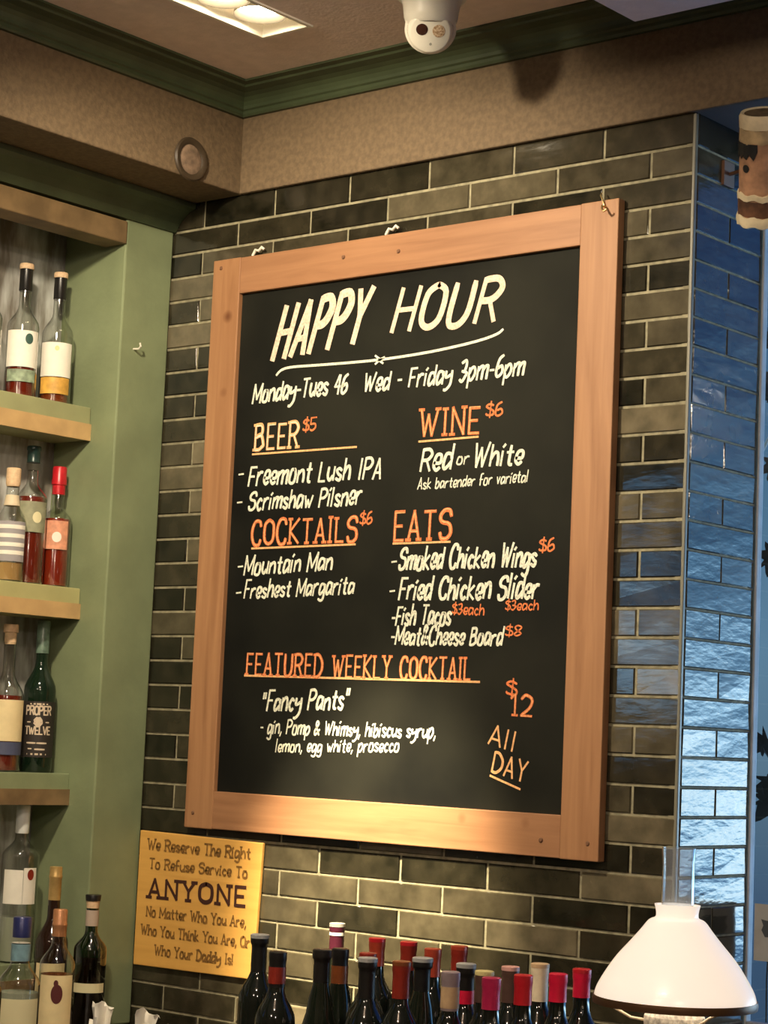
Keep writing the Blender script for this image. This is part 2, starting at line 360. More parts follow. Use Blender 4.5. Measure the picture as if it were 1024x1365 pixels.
# ------------------------------------------------------------------ room shell
CZ = 2.965                                            # ceiling height
mb = MB(); mb.box(-4.2, 3.2, -3.2, 4.2, -0.1, 0); struct(mb.build('floor', FLOORM), 'dark wooden bar floor below the counter', 'floor')
HX0, HX1, HY0, HY1 = -2.985, -2.852, 2.72, 3.10      # opening of the recessed light
mb = MB(); mb.box(-4.2, HX0, -3.2, 4.2, CZ, CZ+0.2).box(HX1, 3.2, -3.2, 4.2, CZ, CZ+0.2).box(HX0, HX1, -3.2, HY0, CZ, CZ+0.2).box(HX0, HX1, HY1, 4.2, CZ, CZ+0.2)
struct(mb.build('ceiling', CEIL), 'mauve-beige painted ceiling above the board', 'ceiling')
mb = MB(); mb.box(3.0, 3.2, -3.2, 3.4, 0, CZ); struct(mb.build('wall_right', WALLP), 'plain brown side wall out of frame', 'wall')
mb = MB(); mb.box(-4.2, 3.2, -3.2, -3.0, 0, CZ); struct(mb.build('wall_front', WALLP), 'plain brown wall behind the viewer', 'wall')
# left wall with a window further along (seen only as a pale reflection in the glazed bricks)
LW0, LW1, LZ0, LZ1 = 0.62, 1.19, 1.58, 2.34
mb = MB(); mb.box(-3.80, -3.76, -3.0, LW0, 0, CZ).box(-3.80, -3.76, LW1, 3.4, 0, CZ).box(-3.80, -3.76, LW0, LW1, 0, LZ0).box(-3.80, -3.76, LW0, LW1, LZ1, CZ)
struct(mb.build('wall_left', WALLP), 'brown wall behind the bottle shelves', 'wall')
mb = MB(); mb.box(-3.795, -3.77, LW0, LW0+0.04, LZ0, LZ1).box(-3.795, -3.77, LW1-0.04, LW1, LZ0, LZ1).box(-3.795, -3.77, LW0, LW1, LZ0, LZ0+0.04).box(-3.795, -3.77, LW0, LW1, LZ1-0.04, LZ1)
w2 = mb.build('window_2', FRAMEP); struct(w2, 'small side window further along the left wall', 'window')
MB().box(-3.79, -3.784, LW0+0.04, LW1-0.04, LZ0+0.04, LZ1-0.04).build('pane', PANEG, w2)

# brick wall behind the chalkboard
Z0, PITCH, BLEN = 2.6726, 0.0563, 0.2245              # a bed joint, course height, brick length
WX0, WX1, WY = -3.74, -2.098, 3.4
RY1 = 3.665                                           # depth of the window recess
def brick_mesh(name, courses, place, backing, label, cat, tile=None):
    """courses: (k, [(a, b)...]) with running coordinate a..b; place(a, dz, depth) gives the point"""
    mb = MB(); tones = []
    backing(mb); tones += [0.0]*len(mb.f); mats = [1]*len(mb.f)
    for zlo, zhi, a, b, tone in courses:
        i = 0.0022; t = 0.003; b0 = len(mb.v)
        w = [random.uniform(-0.0007, 0.0007) for _ in range(4)]
        for (A, Z) in ((a, zlo), (b, zlo), (b, zhi), (a, zhi)): mb.v.append(place(A, Z, 0.006))
        for j, (A, Z) in enumerate(((a+0.0002, zlo+0.0002), (b-0.0002, zlo+0.0002), (b-0.0002, zhi-0.0002), (a+0.0002, zhi-0.0002))): mb.v.append(place(A, Z, 0.0025))
        for j, (A, Z) in enumerate(((a+i, zlo+i), (b-i, zlo+i), (b-i, zhi-i), (a+i, zhi-i))): mb.v.append(place(A, Z, w[j]))
        fs = [tuple(b0+8+q for q in (0, 1, 2, 3))]
        for q in range(4):
            r_ = (q+1) % 4
            fs += [(b0+q, b0+r_, b0+4+r_, b0+4+q), (b0+4+q, b0+4+r_, b0+8+r_, b0+8+q)]
        mb.f += fs; tones += [tone]*len(fs); mats += [0]*len(fs)
    o = mb.build(name, [tile or TILE, GROUT])
    me = o.data
    for p, m_ in zip(me.polygons, mats): p.material_index = m_
    at = me.attributes.new('tone', 'FLOAT', 'FACE'); at.data.foreach_set('value', tones)
    return struct(o, label, cat)
def tone():
    r = random.random()
    return random.uniform(0.08, 0.3) if r < 0.32 else random.uniform(0.35, 0.62) if r < 0.8 else random.uniform(0.65, 0.9)
G = 0.0052
cs = []
for k in range(-1, 34):
    zhi = Z0-k*PITCH-G/2; zlo = zhi-PITCH+G
    if k == -1: zhi = 2.738
    if zlo < 0.80: continue
    ph = -2.0865 if k % 2 else -2.199
    # the course between joints k and k+1 : even k has joints at -2.199 - n*BLEN
    edges = [WX1]+[ph-n*BLEN for n in range(9) if WX0 < ph-n*BLEN < WX1-0.03]+[WX0]
    for b_, a_ in zip(edges, edges[1:]):
        t_ = tone()
        if b_ < -3.35: t_ *= 0.62                       # lower tone for the bricks left of the board
        cs.append((zlo, zhi, a_+G/2, b_-G/2 if b_ != WX1 else b_, t_))
def back(mb): mb.box(WX0, WX1-0.004, WY+0.0035, RY1+0.01, 0, CZ)
brick_mesh('wall_back', cs, lambda a, z, d: (a, WY+d, z), back, 'dark glazed brick wall with pale grout behind the chalkboard', 'brick wall')
# tiled side of the window recess
cs = []
for k in range(-1, 34):
    zhi = Z0-k*PITCH-G/2; zlo = zhi-PITCH+G
    if k == -1: zhi = 2.738
    if zlo < 0.80: continue
    ed = [WY+0.012, RY1] if k % 2 else [WY+0.012, WY+0.138, RY1]
    for a_, b_ in zip(ed, ed[1:]): cs.append((zlo-0.0012, zhi+0.0012, a_+0.0012, b_-0.0012, random.uniform(0.25, 0.6)))
def back2(mb): mb.box(WX1-0.02, WX1-0.0022, WY+0.002, RY1, 0.80, 2.738)
brick_mesh('wall_recess', cs, lambda a, z, d: (WX1-d, a, z), back2, 'glazed tile side of the window recess catching blue daylight', 'tiled wall', TILE2)
mb = MB(); mb.box(WX1-0.007, WX1+0.0008, WY-0.0008, WY+0.010, 0.83, 2.735)
struct(mb.build('trim_1', M('corner_glaze', (0.20, 0.19, 0.14), 0.3), bevel=0.003), 'rounded glazed corner strip where bricks meet the window recess', 'corner trim')
# right part of the back wall, window sill wall and lintel
mb = MB(); mb.box(-0.9, 3.2, WY, RY1+0.2, 0, CZ).box(WX1, -0.9, WY, RY1+0.03, 0, 0.93).box(WX1, -0.9, WY, RY1+0.2, 2.736, CZ)
struct(mb.build('wall_back_right', WALLP), 'plain wall around the window right of the bricks', 'wall')
mb = MB(); mb.box(WX1, -0.9, WY-0.03, RY1, 0.93, 0.955)
struct(mb.build('trim_2', M('dark_sill', (0.09, 0.055, 0.035), 0.4), bevel=0.004), 'dark window sill at the foot of the recess', 'window sill')
mb = MB(); FW = 0.03; JW = 0.006
mb.box(WX1, WX1+JW, RY1, RY1+0.02, 0.955, 2.736).box(-0.9-FW, -0.9, RY1, RY1+0.02, 0.955, 2.736).box(WX1+JW, -0.9-FW, RY1, RY1+0.02, 0.955, 0.955+FW).box(WX1+JW, -0.9-FW, RY1, RY1+0.02, 2.736-FW, 2.736)
w1 = struct(mb.build('window_1', FRAMEP, bevel=0.003), 'tall window right of the bricks letting in blue daylight', 'window')
MB().box(WX1+JW, -0.9-FW, RY1+0.010, RY1+0.016, 0.955+FW, 2.736-FW).build('pane', PANEG, w1)

# brown plaster bands and green crown moulding
SXA, SYB, BZ = -3.31, 3.386, 2.735
mb = MB(); mb.box(SXA, 3.0, SYB, WY, BZ, CZ)
struct(mb.build('trim_3', BAND, bevel=0.003), 'brown plaster band above the brick wall', 'plaster band')
mb = MB(); mb.box(-3.76, SXA, -3.0, WY, BZ, CZ)
struct(mb.build('trim_4', BAND, bevel=0.004), 'brown plaster soffit overhanging the bottle shelves', 'soffit')
prof = [(0, 2.912), (0.010, 2.912), (0.014, 2.917), (0.014, 2.924), (0.019, 2.927), (0.020, 2.934), (0.025, 2.942), (0.034, 2.949), (0.048, 2.9535), (0.066, 2.9555), (0.072, 2.956), (0.076, 2.960), (0.095, 2.9605), (0.095, CZ), (0, CZ)]
mb = MB(); n_ = len(prof); R_ = []
for end in range(3):
    R_.append([])
    for p, z in prof:
        pt = (SXA+p, -3.0, z) if end == 0 else (SXA+p, SYB-p, z) if end == 1 else (3.0, SYB-p, z)
        R_[-1].append(len(mb.v)); mb.v.append(pt)
for A, B in zip(R_, R_[1:]):
    for i in range(n_): j = (i+1) % n_; mb.f.append((A[i], A[j], B[j], B[i]))
mb.f += [tuple(R_[0]), tuple(reversed(R_[2]))]
struct(mb.build('trim_5', CROWN), 'dark green crown moulding running round the ceiling corner', 'crown moulding')
mb = MB(); mb.box(-2.105, -1.15, 2.35, 3.185, 2.853, CZ)
struct(mb.build('trim_6', CEIL, bevel=0.004), 'dropped ceiling box at the upper right edge', 'ceiling box')

# ------------------------------------------------------------------ bottle shelves on the left
su = thing('shelf_unit', 'built-in sage green bottle shelving with wooden header on the left', 'shelves', (-3.74, 2.4, 0.83))
inv = Matrix.Translation((3.74, -2.4, -0.83))
def part(mb, name, mat, parent, off, **k):
    o = mb.build(name, mat, parent, **k); o.matrix_parent_inverse = Matrix.Translation(-Vector(off)); return o
SO = (-3.74, 2.4, 0.83)
part(MB().box(-3.76, -3.74, 1.6, 3.26, 0.83, 2.68), 'back_panel', BACKM, su, SO)
part(MB().box(-3.74, -3.53, 3.247, 3.398, 0.831, 2.69), 'side_panel', GREEN, su, SO, bevel=0.004)
part(MB().box(-3.74, -3.53, 1.50, 1.60, 0.831, 2.69), 'side_panel', GREEN, su, SO, bevel=0.004)
part(MB().box(-3.60, -3.527, 1.60, 3.247, 2.613, 2.667), 'header', HDRW, su, SO, bevel=0.003)
cb = MB()
cp = [(-3.74, 2.672), (-3.524, 2.672), (-3.518, 2.680), (-3.512, 2.690), (-3.498, 2.704), (-3.480, 2.716), (-3.462, 2.722), (-3.460, 2.734), (-3.74, 2.734)]
for y in (1.5, 3.398): cb.v += [(x, y, z) for x, z in cp]
m_ = len(cp)
for i in range(m_): j = (i+1) % m_; cb.f.append((i, j, j+m_, i+m_))
cb.f += [tuple(range(m_)), tuple(range(2*m_-1, m_-1, -1))]
part(cb, 'cornice', CROWN, su, SO)
for zt, zb in ((2.235, 2.157), (1.814, 1.743), (1.391, 1.320), (0.970, 0.900)):
    zm = (zt+zb)/2
    sh = part(MB().box(-3.74, -3.616, 1.6, 3.246, zb+0.001, zt), 'shelf', M('shelf_paint_lit', (0.30, 0.31, 0.155), 0.45, 0.1, 10) if zt > 2 else GREEN if zt < 1.5 else M('shelf_paint_warm_lit', (0.40, 0.38, 0.17), 0.45, 0.1, 10), su, SO, bevel=0.002)  # upper two shelves: same green paint with warm light in the colour
    st = part(MB().box(-3.617, -3.612, 1.6, 3.2465, zb, zm), 'edge_strip', EDGEW if zt > 1.5 else HDRW, sh, (0, 0, 0));  # darker wood on the lower strips paints in the light falloff
    st.matrix_parent_inverse = Matrix.Identity(4)
hk = part(MB().tube([(-3.531, 3.289, 2.374), (-3.512, 3.289, 2.373), (-3.506, 3.289, 2.378), (-3.506, 3.286, 2.386)], 0.0022), 'hook', WHITEP, su, SO, smooth=True)
hk['label'] = 'small white screw hook'

# ------------------------------------------------------------------ counter
ct = thing('back_bar_counter', 'dark L-shaped back bar counter under the bottles', 'counter', (-2.6, 3.0, 0))
CO = (-2.6, 3.0, 0)
tp = MB(); L_ = [(-3.74, 1.2), (-2.95, 1.2), (-2.95, 2.52), (-1.0, 2.52), (-1.0, 3.397), (-3.74, 3.397)]
for z in (0.79, 0.83): tp.v += [(x, y, z) for x, y in L_]
tp.f += [tuple(range(6)), tuple(range(11, 5, -1))]+[(i, (i+1) % 6, (i+1) % 6+6, i+6) for i in range(6)]
part(tp, 'counter_top', COUNTER, ct, CO, bevel=0.004)
part(MB().box(-3.74, -3.0, 1.25, 3.395, 0, 0.79), 'cabinet_body', CABW, ct, CO)
part(MB().box(-3.0, -1.02, 2.58, 3.395, 0, 0.79), 'cabinet_body', CABW, ct, CO)

# ------------------------------------------------------------------ the chalkboard
BO = (-2.82, 3.4, 1.93)
bd = thing('chalkboard_menu', 'large happy hour chalkboard in an orange-brown wooden frame on the brick wall', 'chalkboard', BO)
FY = 3.376
fx0, fx1, fz0, fz1, ix0, ix1, iz0, iz1 = -3.370, -2.255, 1.2846, 2.5815, -3.284, -2.345, 1.3685, 2.4965
part(MB().box(fx0, ix0, FY, 3.3985, fz0, fz1), 'stile', WOODV, bd, BO, bevel=0.002)
part(MB().box(ix1, fx1, FY, 3.3985, fz0, fz1), 'stile', WOODV, bd, BO, bevel=0.002)
part(MB().box(ix0, ix1, FY+0.0008, 3.3985, iz1, fz1-0.001), 'rail', WOODH, bd, BO, bevel=0.002)
part(MB().box(ix0, ix1, FY+0.0008, 3.3985, fz0+0.001, iz0), 'rail', WOODH, bd, BO, bevel=0.002)
part(MB().box(ix0-0.002, ix1+0.002, 3.3885, 3.397, iz0-0.002, iz1+0.002), 'slate_panel', SLATE, bd, BO)
def screw(x, z, mat):
    mb = MB(); mb.lathe([(0, 0.0022), (0.0035, 0.0018), (0.005, 0.0), (0.005, -0.004), (0, -0.004)], 12, Matrix.Translation((x, FY, z)) @ Matrix.Rotation(PI/2, 4, 'X'))
    return part(mb, 'screw', mat, bd, BO, smooth=True)
for x, z in ((-3.345, 2.562), (-2.972, 2.545), (-2.816, 2.540), (-3.344, 1.318), (-2.390, 1.318), (-2.280, 1.318)): screw(x, z, RUST)
part(MB().tube([(-2.285, FY+0.002, 2.566), (-2.285, FY-0.014, 2.566), (-2.281, FY-0.020, 2.558), (-2.276, FY-0.022, 2.552), (-2.270, FY-0.020, 2.556)], 0.0024), 'hook', BRASS, bd, BO, smooth=True)
part(MB().tube([(-2.302, 3.386, 2.600), (-2.297, 3.374, 2.592), (-2.290, 3.372, 2.578), (-2.287, 3.372, 2.568)], 0.0018), 'hanging_wire', BRASS, bd, BO, smooth=True)
for x, z in ((-3.240, 2.5875), (-2.845, 2.5875)):
    h_ = part(MB().tube([(x-0.018, 3.388, z-0.004), (x-0.008, 3.386, z+0.008), (x+0.004, 3.384, z+0.004), (x+0.012, 3.385, z+0.012), (x+0.018, 3.387, z+0.006)], 0.0035), 'hanger_clip', WHITEP, bd, BO, smooth=True)
    h_['label'] = 'small white clip above the top rail'
STY = {  # colour, stroke width / capital height, slant, serif, gap
 'title': (PINKW, 0.165, 0.30, 0.0, 3.2), 'script': (CREAM, 0.155, 0.17, 0.0, 2.3), 'small': (CREAM, 0.15, 0.14, 0.0, 2.2),
 'head': (ORANGE, 0.155, 0.02, 1.2, 3.0), 'headc': (PEACH, 0.155, 0.02, 1.2, 3.0), 'price': (ORANGE, 0.16, 0.1, 0.0, 2.0), 'all': (PEACH, 0.15, 0.20, 0.0, 2.6)}
TEXT=[
('title_lettering','HAPPY',-3.1792,2.3384,-2.9256,2.3551,0.1139,'title'),
('title_lettering','HOUR',-2.8336,2.3698,-2.563,2.3667,0.0873,'title'),
('hours_lettering','Monday-Tues 46',-3.2349,2.2416,-2.9534,2.245,0.0431,'script'),
('hours_lettering','Wed - Friday 3pm-6pm',-2.9063,2.2432,-2.4797,2.2473,0.0412,'script'),
('heading_lettering','BEER',-3.2205,2.133,-3.0911,2.1332,0.0548,'headc'),
('price_lettering','$5',-3.0777,2.1669,-3.0401,2.1679,0.0286,'price'),
('item_lettering','Freemont Lush IPA',-3.2348,2.0537,-2.846,2.0526,0.0444,'script'),
('item_lettering','Scrimshaw Pilsner',-3.2309,1.9975,-2.8995,1.9983,0.0408,'script'),
('heading_lettering','COCKTAILS',-3.2151,1.9192,-2.9073,1.9193,0.0524,'head'),
('price_lettering','$6',-2.9001,1.9546,-2.8665,1.9551,0.0260,'price'),
('item_lettering','Mountain Man',-3.2345,1.8522,-2.9732,1.8592,0.0405,'script'),
('item_lettering','Freshest Margarita',-3.2308,1.8,-2.9083,1.8065,0.0370,'script'),
('heading_lettering','WINE',-2.743,2.1369,-2.5896,2.134,0.0545,'head'),
('price_lettering','$6',-2.5729,2.1672,-2.5308,2.1665,0.0282,'price'),
('item_lettering','Red',-2.7391,2.0635,-2.6573,2.0626,0.0478,'script'),
('item_lettering','or',-2.644,2.0713,-2.6127,2.0713,0.0252,'script'),
('item_lettering','White',-2.6007,2.0629,-2.4762,2.0644,0.0453,'script'),
('note_lettering','Ask bartender for varietal',-2.745,2.0233,-2.4606,2.027,0.0222,'small'),
('heading_lettering','EATS',-2.8023,1.9172,-2.652,1.9186,0.0591,'head'),
('item_lettering','Smoked Chicken Wings',-2.7867,1.8558,-2.4328,1.8553,0.0444,'script'),
('price_lettering','$6',-2.4268,1.8852,-2.3903,1.8858,0.0256,'price'),
('item_lettering','Fried Chicken Slider',-2.7832,1.7925,-2.4246,1.7922,0.0458,'script'),
('price_lettering','$3each',-2.5049,1.7688,-2.4235,1.7683,0.0197,'price'),
('item_lettering','-Fish Tacos',-2.8007,1.7398,-2.643,1.7403,0.0395,'script'),
('price_lettering','$3each',-2.6402,1.7619,-2.5582,1.7584,0.0216,'price'),
('item_lettering','-Meat&Cheese Board',-2.8004,1.698,-2.5091,1.6979,0.0363,'script'),
('price_lettering','$8',-2.5025,1.716,-2.4635,1.7175,0.0211,'price'),
('heading_lettering','FEATURED',-3.2112,1.6295,-2.9891,1.6277,0.0466,'head'),
('heading_lettering','WEEKLY',-2.957,1.6282,-2.7985,1.6274,0.0450,'head'),
('heading_lettering','COCKTAIL',-2.7701,1.627,-2.5872,1.6275,0.0437,'head'),
('item_lettering','"Fancy Pants"',-3.1604,1.5511,-2.9084,1.5605,0.0411,'script'),
('note_lettering','- gin, Pomp & Whimsy, hibiscus syrup,',-3.1615,1.5018,-2.6702,1.5065,0.0295,'small'),
('note_lettering','lemon, egg white, prosecco',-3.1126,1.4626,-2.7658,1.4755,0.0260,'small'),
('price_lettering','$',-2.4952,1.5989,-2.471,1.5964,0.0299,'price'),
('price_lettering','12',-2.4823,1.5589,-2.4308,1.5573,0.0417,'head'),
('price_lettering','All',-2.5346,1.5005,-2.4687,1.4865,0.0375,'all'),
('price_lettering','DAY',-2.5236,1.4457,-2.4402,1.4272,0.0387,'all'),
]
LINES=[
('flourish',[(-3.1652, 2.2997), (-3.1499, 2.3104), (-3.1162, 2.3144), (-3.0117, 2.3118), (-2.8679, 2.3098), (-2.7281, 2.315), (-2.6135, 2.3257), (-2.5558, 2.3362), (-2.5371, 2.3455)],'script'),
('flourish',[(-2.8769, 2.3196), (-2.8637, 2.3103), (-2.8514, 2.3142)],'script'),
('flourish',[(-2.8759, 2.3015), (-2.8658, 2.3088), (-2.8549, 2.3014)],'script'),
('underline',[(-3.2269, 2.1239), (-2.9193, 2.1235)],'head'),
('underline',[(-3.2145, 1.9107), (-2.9103, 1.9121)],'head'),
('underline',[(-2.7464, 2.1251), (-2.5902, 2.1262)],'head'),
('underline',[(-2.8046, 1.9109), (-2.6524, 1.9108)],'head'),
('underline',[(-3.2167, 1.627), (-2.563, 1.6233)],'head'),
('underline',[(-2.5269, 1.4366), (-2.4525, 1.4134)],'all'),
('bullet',[(-3.2657, 2.0798), (-3.2517, 2.0805)],'script'),
('bullet',[(-3.2659, 2.0158), (-3.2519, 2.0166)],'script'),
('bullet',[(-3.2533, 1.8702), (-3.2395, 1.8713)],'script'),
('bullet',[(-3.2548, 1.8112), (-3.2409, 1.8124)],'script'),
('bullet',[(-2.806, 1.8718), (-2.7937, 1.8729)],'script'),
('bullet',[(-2.8076, 1.8098), (-2.7954, 1.811)],'script'),
]
SIGN=[
('We Reserve The Right',-3.4941,1.2268,-3.1739,1.2269,0.0237,'sign'),
('To Refuse Service To',-3.4859,1.185,-3.1801,1.1859,0.0219,'sign'),
('ANYONE',-3.4832,1.1202,-3.1826,1.1242,0.0403,'big'),
('No Matter Who You Are,',-3.4871,1.0769,-3.1772,1.0794,0.0218,'sign'),
('Who You Think You Are, Or',-3.501,1.0353,-3.1631,1.0372,0.0217,'sign'),
('Who Your Daddy Is!',-3.4537,0.9934,-3.2098,0.9956,0.0216,'sign'),
]

for name, txt, u0, z0, u1, z1, cap, st in TEXT:
    mat, w, sl, sf, gp = STY[st]
    mb = MB(); ribbons(mb, text_strokes(txt, u0, z0, u1-sl*cap*(0.0 if st == 'title' else 0.35), z1, cap, sl, sf, gp, 0.35 if st in ('script', 'small') else 0.12), w*cap, lambda u, v: (u, 3.3876, v))
    part(mb, name, mat, bd, BO, fix=False)
    if st in ('head', 'headc'):                       # the lighter chalk line drawn down the middle of the block capitals
        random.seed(len(txt)); mb = MB(); ribbons(mb, text_strokes(txt, u0, z0, u1-sl*cap*(0.0 if st == 'title' else 0.35), z1, cap, sl, 0.0, gp, 0.05), w*cap*0.28, lambda u, v: (u, 3.3872, v))
        part(mb, 'lettering_highlight', PEACH if st == 'head' else CREAM, bd, BO, fix=False)
for name, P, st in LINES:
    mb = MB(); ribbons(mb, [spline(P) if len(P) > 3 else P], 0.0058 if name != 'bullet' else 0.005, lambda u, v: (u, 3.3874, v))
    part(mb, name, CREAM if st == 'script' else PEACH, bd, BO, fix=False)

# ------------------------------------------------------------------ the little yellow sign
GO = (-3.335, 3.4, 1.115)
sg = thing('wooden_sign', 'small yellow wooden sign with ANYONE in bold, below the chalkboard at left', 'sign', GO)
sq = [(-3.5235, 1.2685), (-3.139, 1.2635), (-3.150, 0.9695), (-3.5235, 0.9650)]
mb = MB()
for y in (3.3985, 3.3895): mb.v += [(x, y, z) for x, z in sq]
mb.f += [(0, 1, 2, 3), (7, 6, 5, 4)]+[(i, (i+1) % 4, (i+1) % 4+4, i+4) for i in range(4)]
part(mb, 'sign_board', SIGNM, sg, GO, bevel=0.002)
for txt, u0, z0, u1, z1, cap, st in SIGN:
    mb = MB(); big = st == 'big'
    ribbons(mb, text_strokes(txt, u0, z0, u1, z1, cap, 0, 1.3 if big else 1.0, 3.4 if big else 2.0), cap*(0.24 if big else 0.21), lambda u, v: (u, 3.3888, v))
    part(mb, 'bold_lettering' if big else 'lettering', SIGNB if big else SIGNT, sg, GO, fix=False)

# ------------------------------------------------------------------ ceiling: recessed light, dome camera, disc on the soffit
FO = ((HX0+HX1)/2, (HY0+HY1)/2, CZ)
fl = thing('recessed_ceiling_light', 'rectangular recessed ceiling light with bright white housing and round lamps', 'ceiling light', FO)
mb = MB(); t_ = 0.012; d_ = 0.075
mb.box(HX0, HX0+t_*0.3, HY0, HY1, CZ-0.002, CZ+d_).box(HX1-t_*0.3, HX1, HY0, HY1, CZ-0.002, CZ+d_).box(HX0, HX1, HY0, HY0+t_*0.3, CZ-0.002, CZ+d_).box(HX0, HX1, HY1-t_*0.3, HY1, CZ-0.002, CZ+d_).box(HX0, HX1, HY0, HY1, CZ+d_, CZ+d_+0.004)
part(mb, 'housing', FIXW, fl, FO)
mb = MB(); mb.box(HX0-0.006, HX0+0.004, HY0-0.006, HY1+0.006, CZ-0.004, CZ).box(HX1-0.004, HX1+0.006, HY0-0.006, HY1+0.006, CZ-0.004, CZ).box(HX0+0.004, HX1-0.004, HY0-0.006, HY0+0.004, CZ-0.004, CZ).box(HX0+0.004, HX1-0.004, HY1-0.004, HY1+0.006, CZ-0.004, CZ)
part(mb, 'trim_frame', FIXW, fl, FO, bevel=0.001)
for yc in (3.02, 2.91, 2.80):
    xc = FO[0]
    lh = part(MB().lathe([(0.030, 0.050), (0.052, 0.012), (0.055, 0.010), (0.055, 0.016), (0.034, 0.058), (0.030, 0.058)], 28, Matrix.Translation((xc, yc, CZ)), closed=True), 'lamp_ring', FIXG, fl, FO, smooth=True)
    lb = MB().lathe([(0, 0.014), (0.030, 0.018), (0.044, 0.028), (0.036, 0.050), (0, 0.052)], 24, Matrix.Translation((xc, yc, CZ))).build('bulb', BULB, lh, smooth=True)
for yc in (3.02, 2.91, 2.80):
    lamp('recessed_lamp_light', 'SPOT', (FO[0], yc, CZ+0.008), 5, (1.0, 0.82, 0.56), 0.03, (FO[0]+0.1, yc-0.05, 1.0), 100, 0.6)

Ec = Vector((-2.505, 3.072, 2.884)); to = (EYE-Ec); nd = (to.normalized()+Vector((0, 0, -0.36))).normalized()
KO = (Ec.x, Ec.y, CZ)
cm = thing('security_camera', 'white turret security camera on the ceiling with two round lenses', 'camera', KO)
part(MB().lathe([(0, 0), (0.069, 0), (0.070, -0.014), (0.068, -0.021), (0.060, -0.025), (0.0565, -0.035), (0.053, -0.060), (0.048, -0.076), (0.042, -0.080), (0.036, -0.074), (0, -0.070)], 40, Matrix.Translation(KO)), 'housing', WHITEP, cm, KO, smooth=True)
q = nd.to_track_quat('Z', 'Y'); fm = Matrix.Translation(Ec) @ q.to_matrix().to_4x4()
R = 0.046; a_ = math.acos(0.042/0.052)
pr = [(0, -R)]+[(R*math.sin(t), -R*math.cos(t)) for t in [PI*i/16 for i in range(1, 11)]]+[(0.0445, 0.018), (0.041, 0.026), (0.037, 0.029), (0, 0.029)]
eye = part(MB().lathe(pr, 40, fm), 'eyeball', WHITEP, cm, KO, smooth=True)
def disc(cx, cy, r, t, mat, name, z=0.029):
    o = MB().lathe([(0, z+t), (r*0.85, z+t), (r, z+t*0.5), (r, z-0.002), (0, z-0.002)], 24, fm @ Matrix.Translation((cx, cy, 0))).build(name, mat, eye, smooth=True); return o
disc(-0.0165, 0.006, 0.0115, 0.0012, DARKL, 'lens'); ir = disc(0.0165, 0.004, 0.0125, 0.0012, COPL, 'infrared_window'); disc(0.001, -0.0225, 0.0026, 0.0008, GREYR, 'sensor_dot')
part(MB().lathe([(0.0445, 0.0), (0.0500, -0.002), (0.0505, 0.006), (0.0455, 0.010)], 40, fm @ Matrix.Translation((0, 0, -0.001)), closed=True), 'collar', WHITEP, cm, KO, smooth=True)

dm = Matrix.Translation((SXA, 3.222, 2.776)) @ Matrix.Rotation(PI/2, 4, 'Y')
DO = (SXA, 3.222, 2.776)
ds = thing('round_wall_sensor', 'small round disc with a dark ring on the soffit near the corner', 'wall disc', DO)
part(MB().lathe([(0.034, 0.0), (0.048, 0.0), (0.050, 0.004), (0.047, 0.009), (0.040, 0.009), (0.034, 0.004)], 32, dm, closed=True), 'ring', M('dark_bronze_ring', (0.045, 0.03, 0.016), 0.5), ds, DO, smooth=True)
part(MB().lathe([(0, 0.007), (0.020, 0.006), (0.034, 0.003), (0.034, 0.0002), (0, 0.0002)], 32, dm), 'cover', M('sensor_cover', (0.22, 0.15, 0.10), 0.6, 0.4, 60), ds, DO, smooth=True)

# ------------------------------------------------------------------ bottles
def liq(name, c, rough=0.15): return M(name, c, rough, coat=0.4)
BLACKG = M('black_wine_glass', (0.006, 0.008, 0.006), 0.06, spec=0.6)
OLIVEG = M('dark_olive_glass', (0.007, 0.010, 0.006), 0.06, spec=0.6)
def foil(name, c, rough=0.32, metal=0.15): return M(name, c, rough, 0.12, 60, metal=metal)
F_BLACK = foil('black_foil', (0.012, 0.011, 0.010)); F_GREY = foil('grey_foil_top', (0.28, 0.28, 0.27), 0.5, 0.0)
F_RED = foil('red_foil', (0.50, 0.012, 0.020)); F_CRIM = foil('crimson_foil', (0.62, 0.010, 0.045)); F_MAG = foil('magenta_foil', (0.46, 0.018, 0.085))
F_ORED = foil('orange_red_foil', (0.36, 0.045, 0.02)); F_BRICK = foil('brick_red_foil', (0.24, 0.022, 0.012)); F_RUST = foil('rust_foil', (0.20, 0.055, 0.015))
F_MAUVE = foil('mauve_silver_foil', (0.33, 0.26, 0.28), 0.35, 0.3); F_TAN = foil('tan_foil', (0.50, 0.34, 0.19), 0.45, 0.0); F_CREAM = foil('cream_foil', (0.72, 0.60, 0.42), 0.45, 0.0)
F_BROWN = foil('brown_foil', (0.085, 0.045, 0.035)); F_PINK = foil('pink_foil_top', (0.52, 0.27, 0.23), 0.45, 0.0); F_YEL = foil('yellow_foil_top', (0.55, 0.47, 0.20), 0.45, 0.0)
F_SILV = foil('silver_stopper', (0.45, 0.43, 0.38), 0.4, 0.3); F_WHITE = M('white_ring', (0.8, 0.78, 0.7), 0.4); F_PURP = foil('purple_foil', (0.07, 0.012, 0.025))
F_NAVY = foil('navy_foil', (0.02, 0.025, 0.10)); F_GOLD = foil('gold_foil', (0.50, 0.33, 0.12), 0.35, 0.4); F_COPPER = foil('copper_foil', (0.42, 0.19, 0.085), 0.4, 0.3)
F_DGREEN = foil('dark_green_cap', (0.015, 0.035, 0.030)); CORK = M('cork', (0.72, 0.50, 0.30), 0.7, 0.15, 120)
PAPER = M('cream_label', (0.74, 0.68, 0.54), 0.7, 0.05, 30)
def face_angle(p): return math.atan2(EYE.y-p[1], EYE.x-p[0])

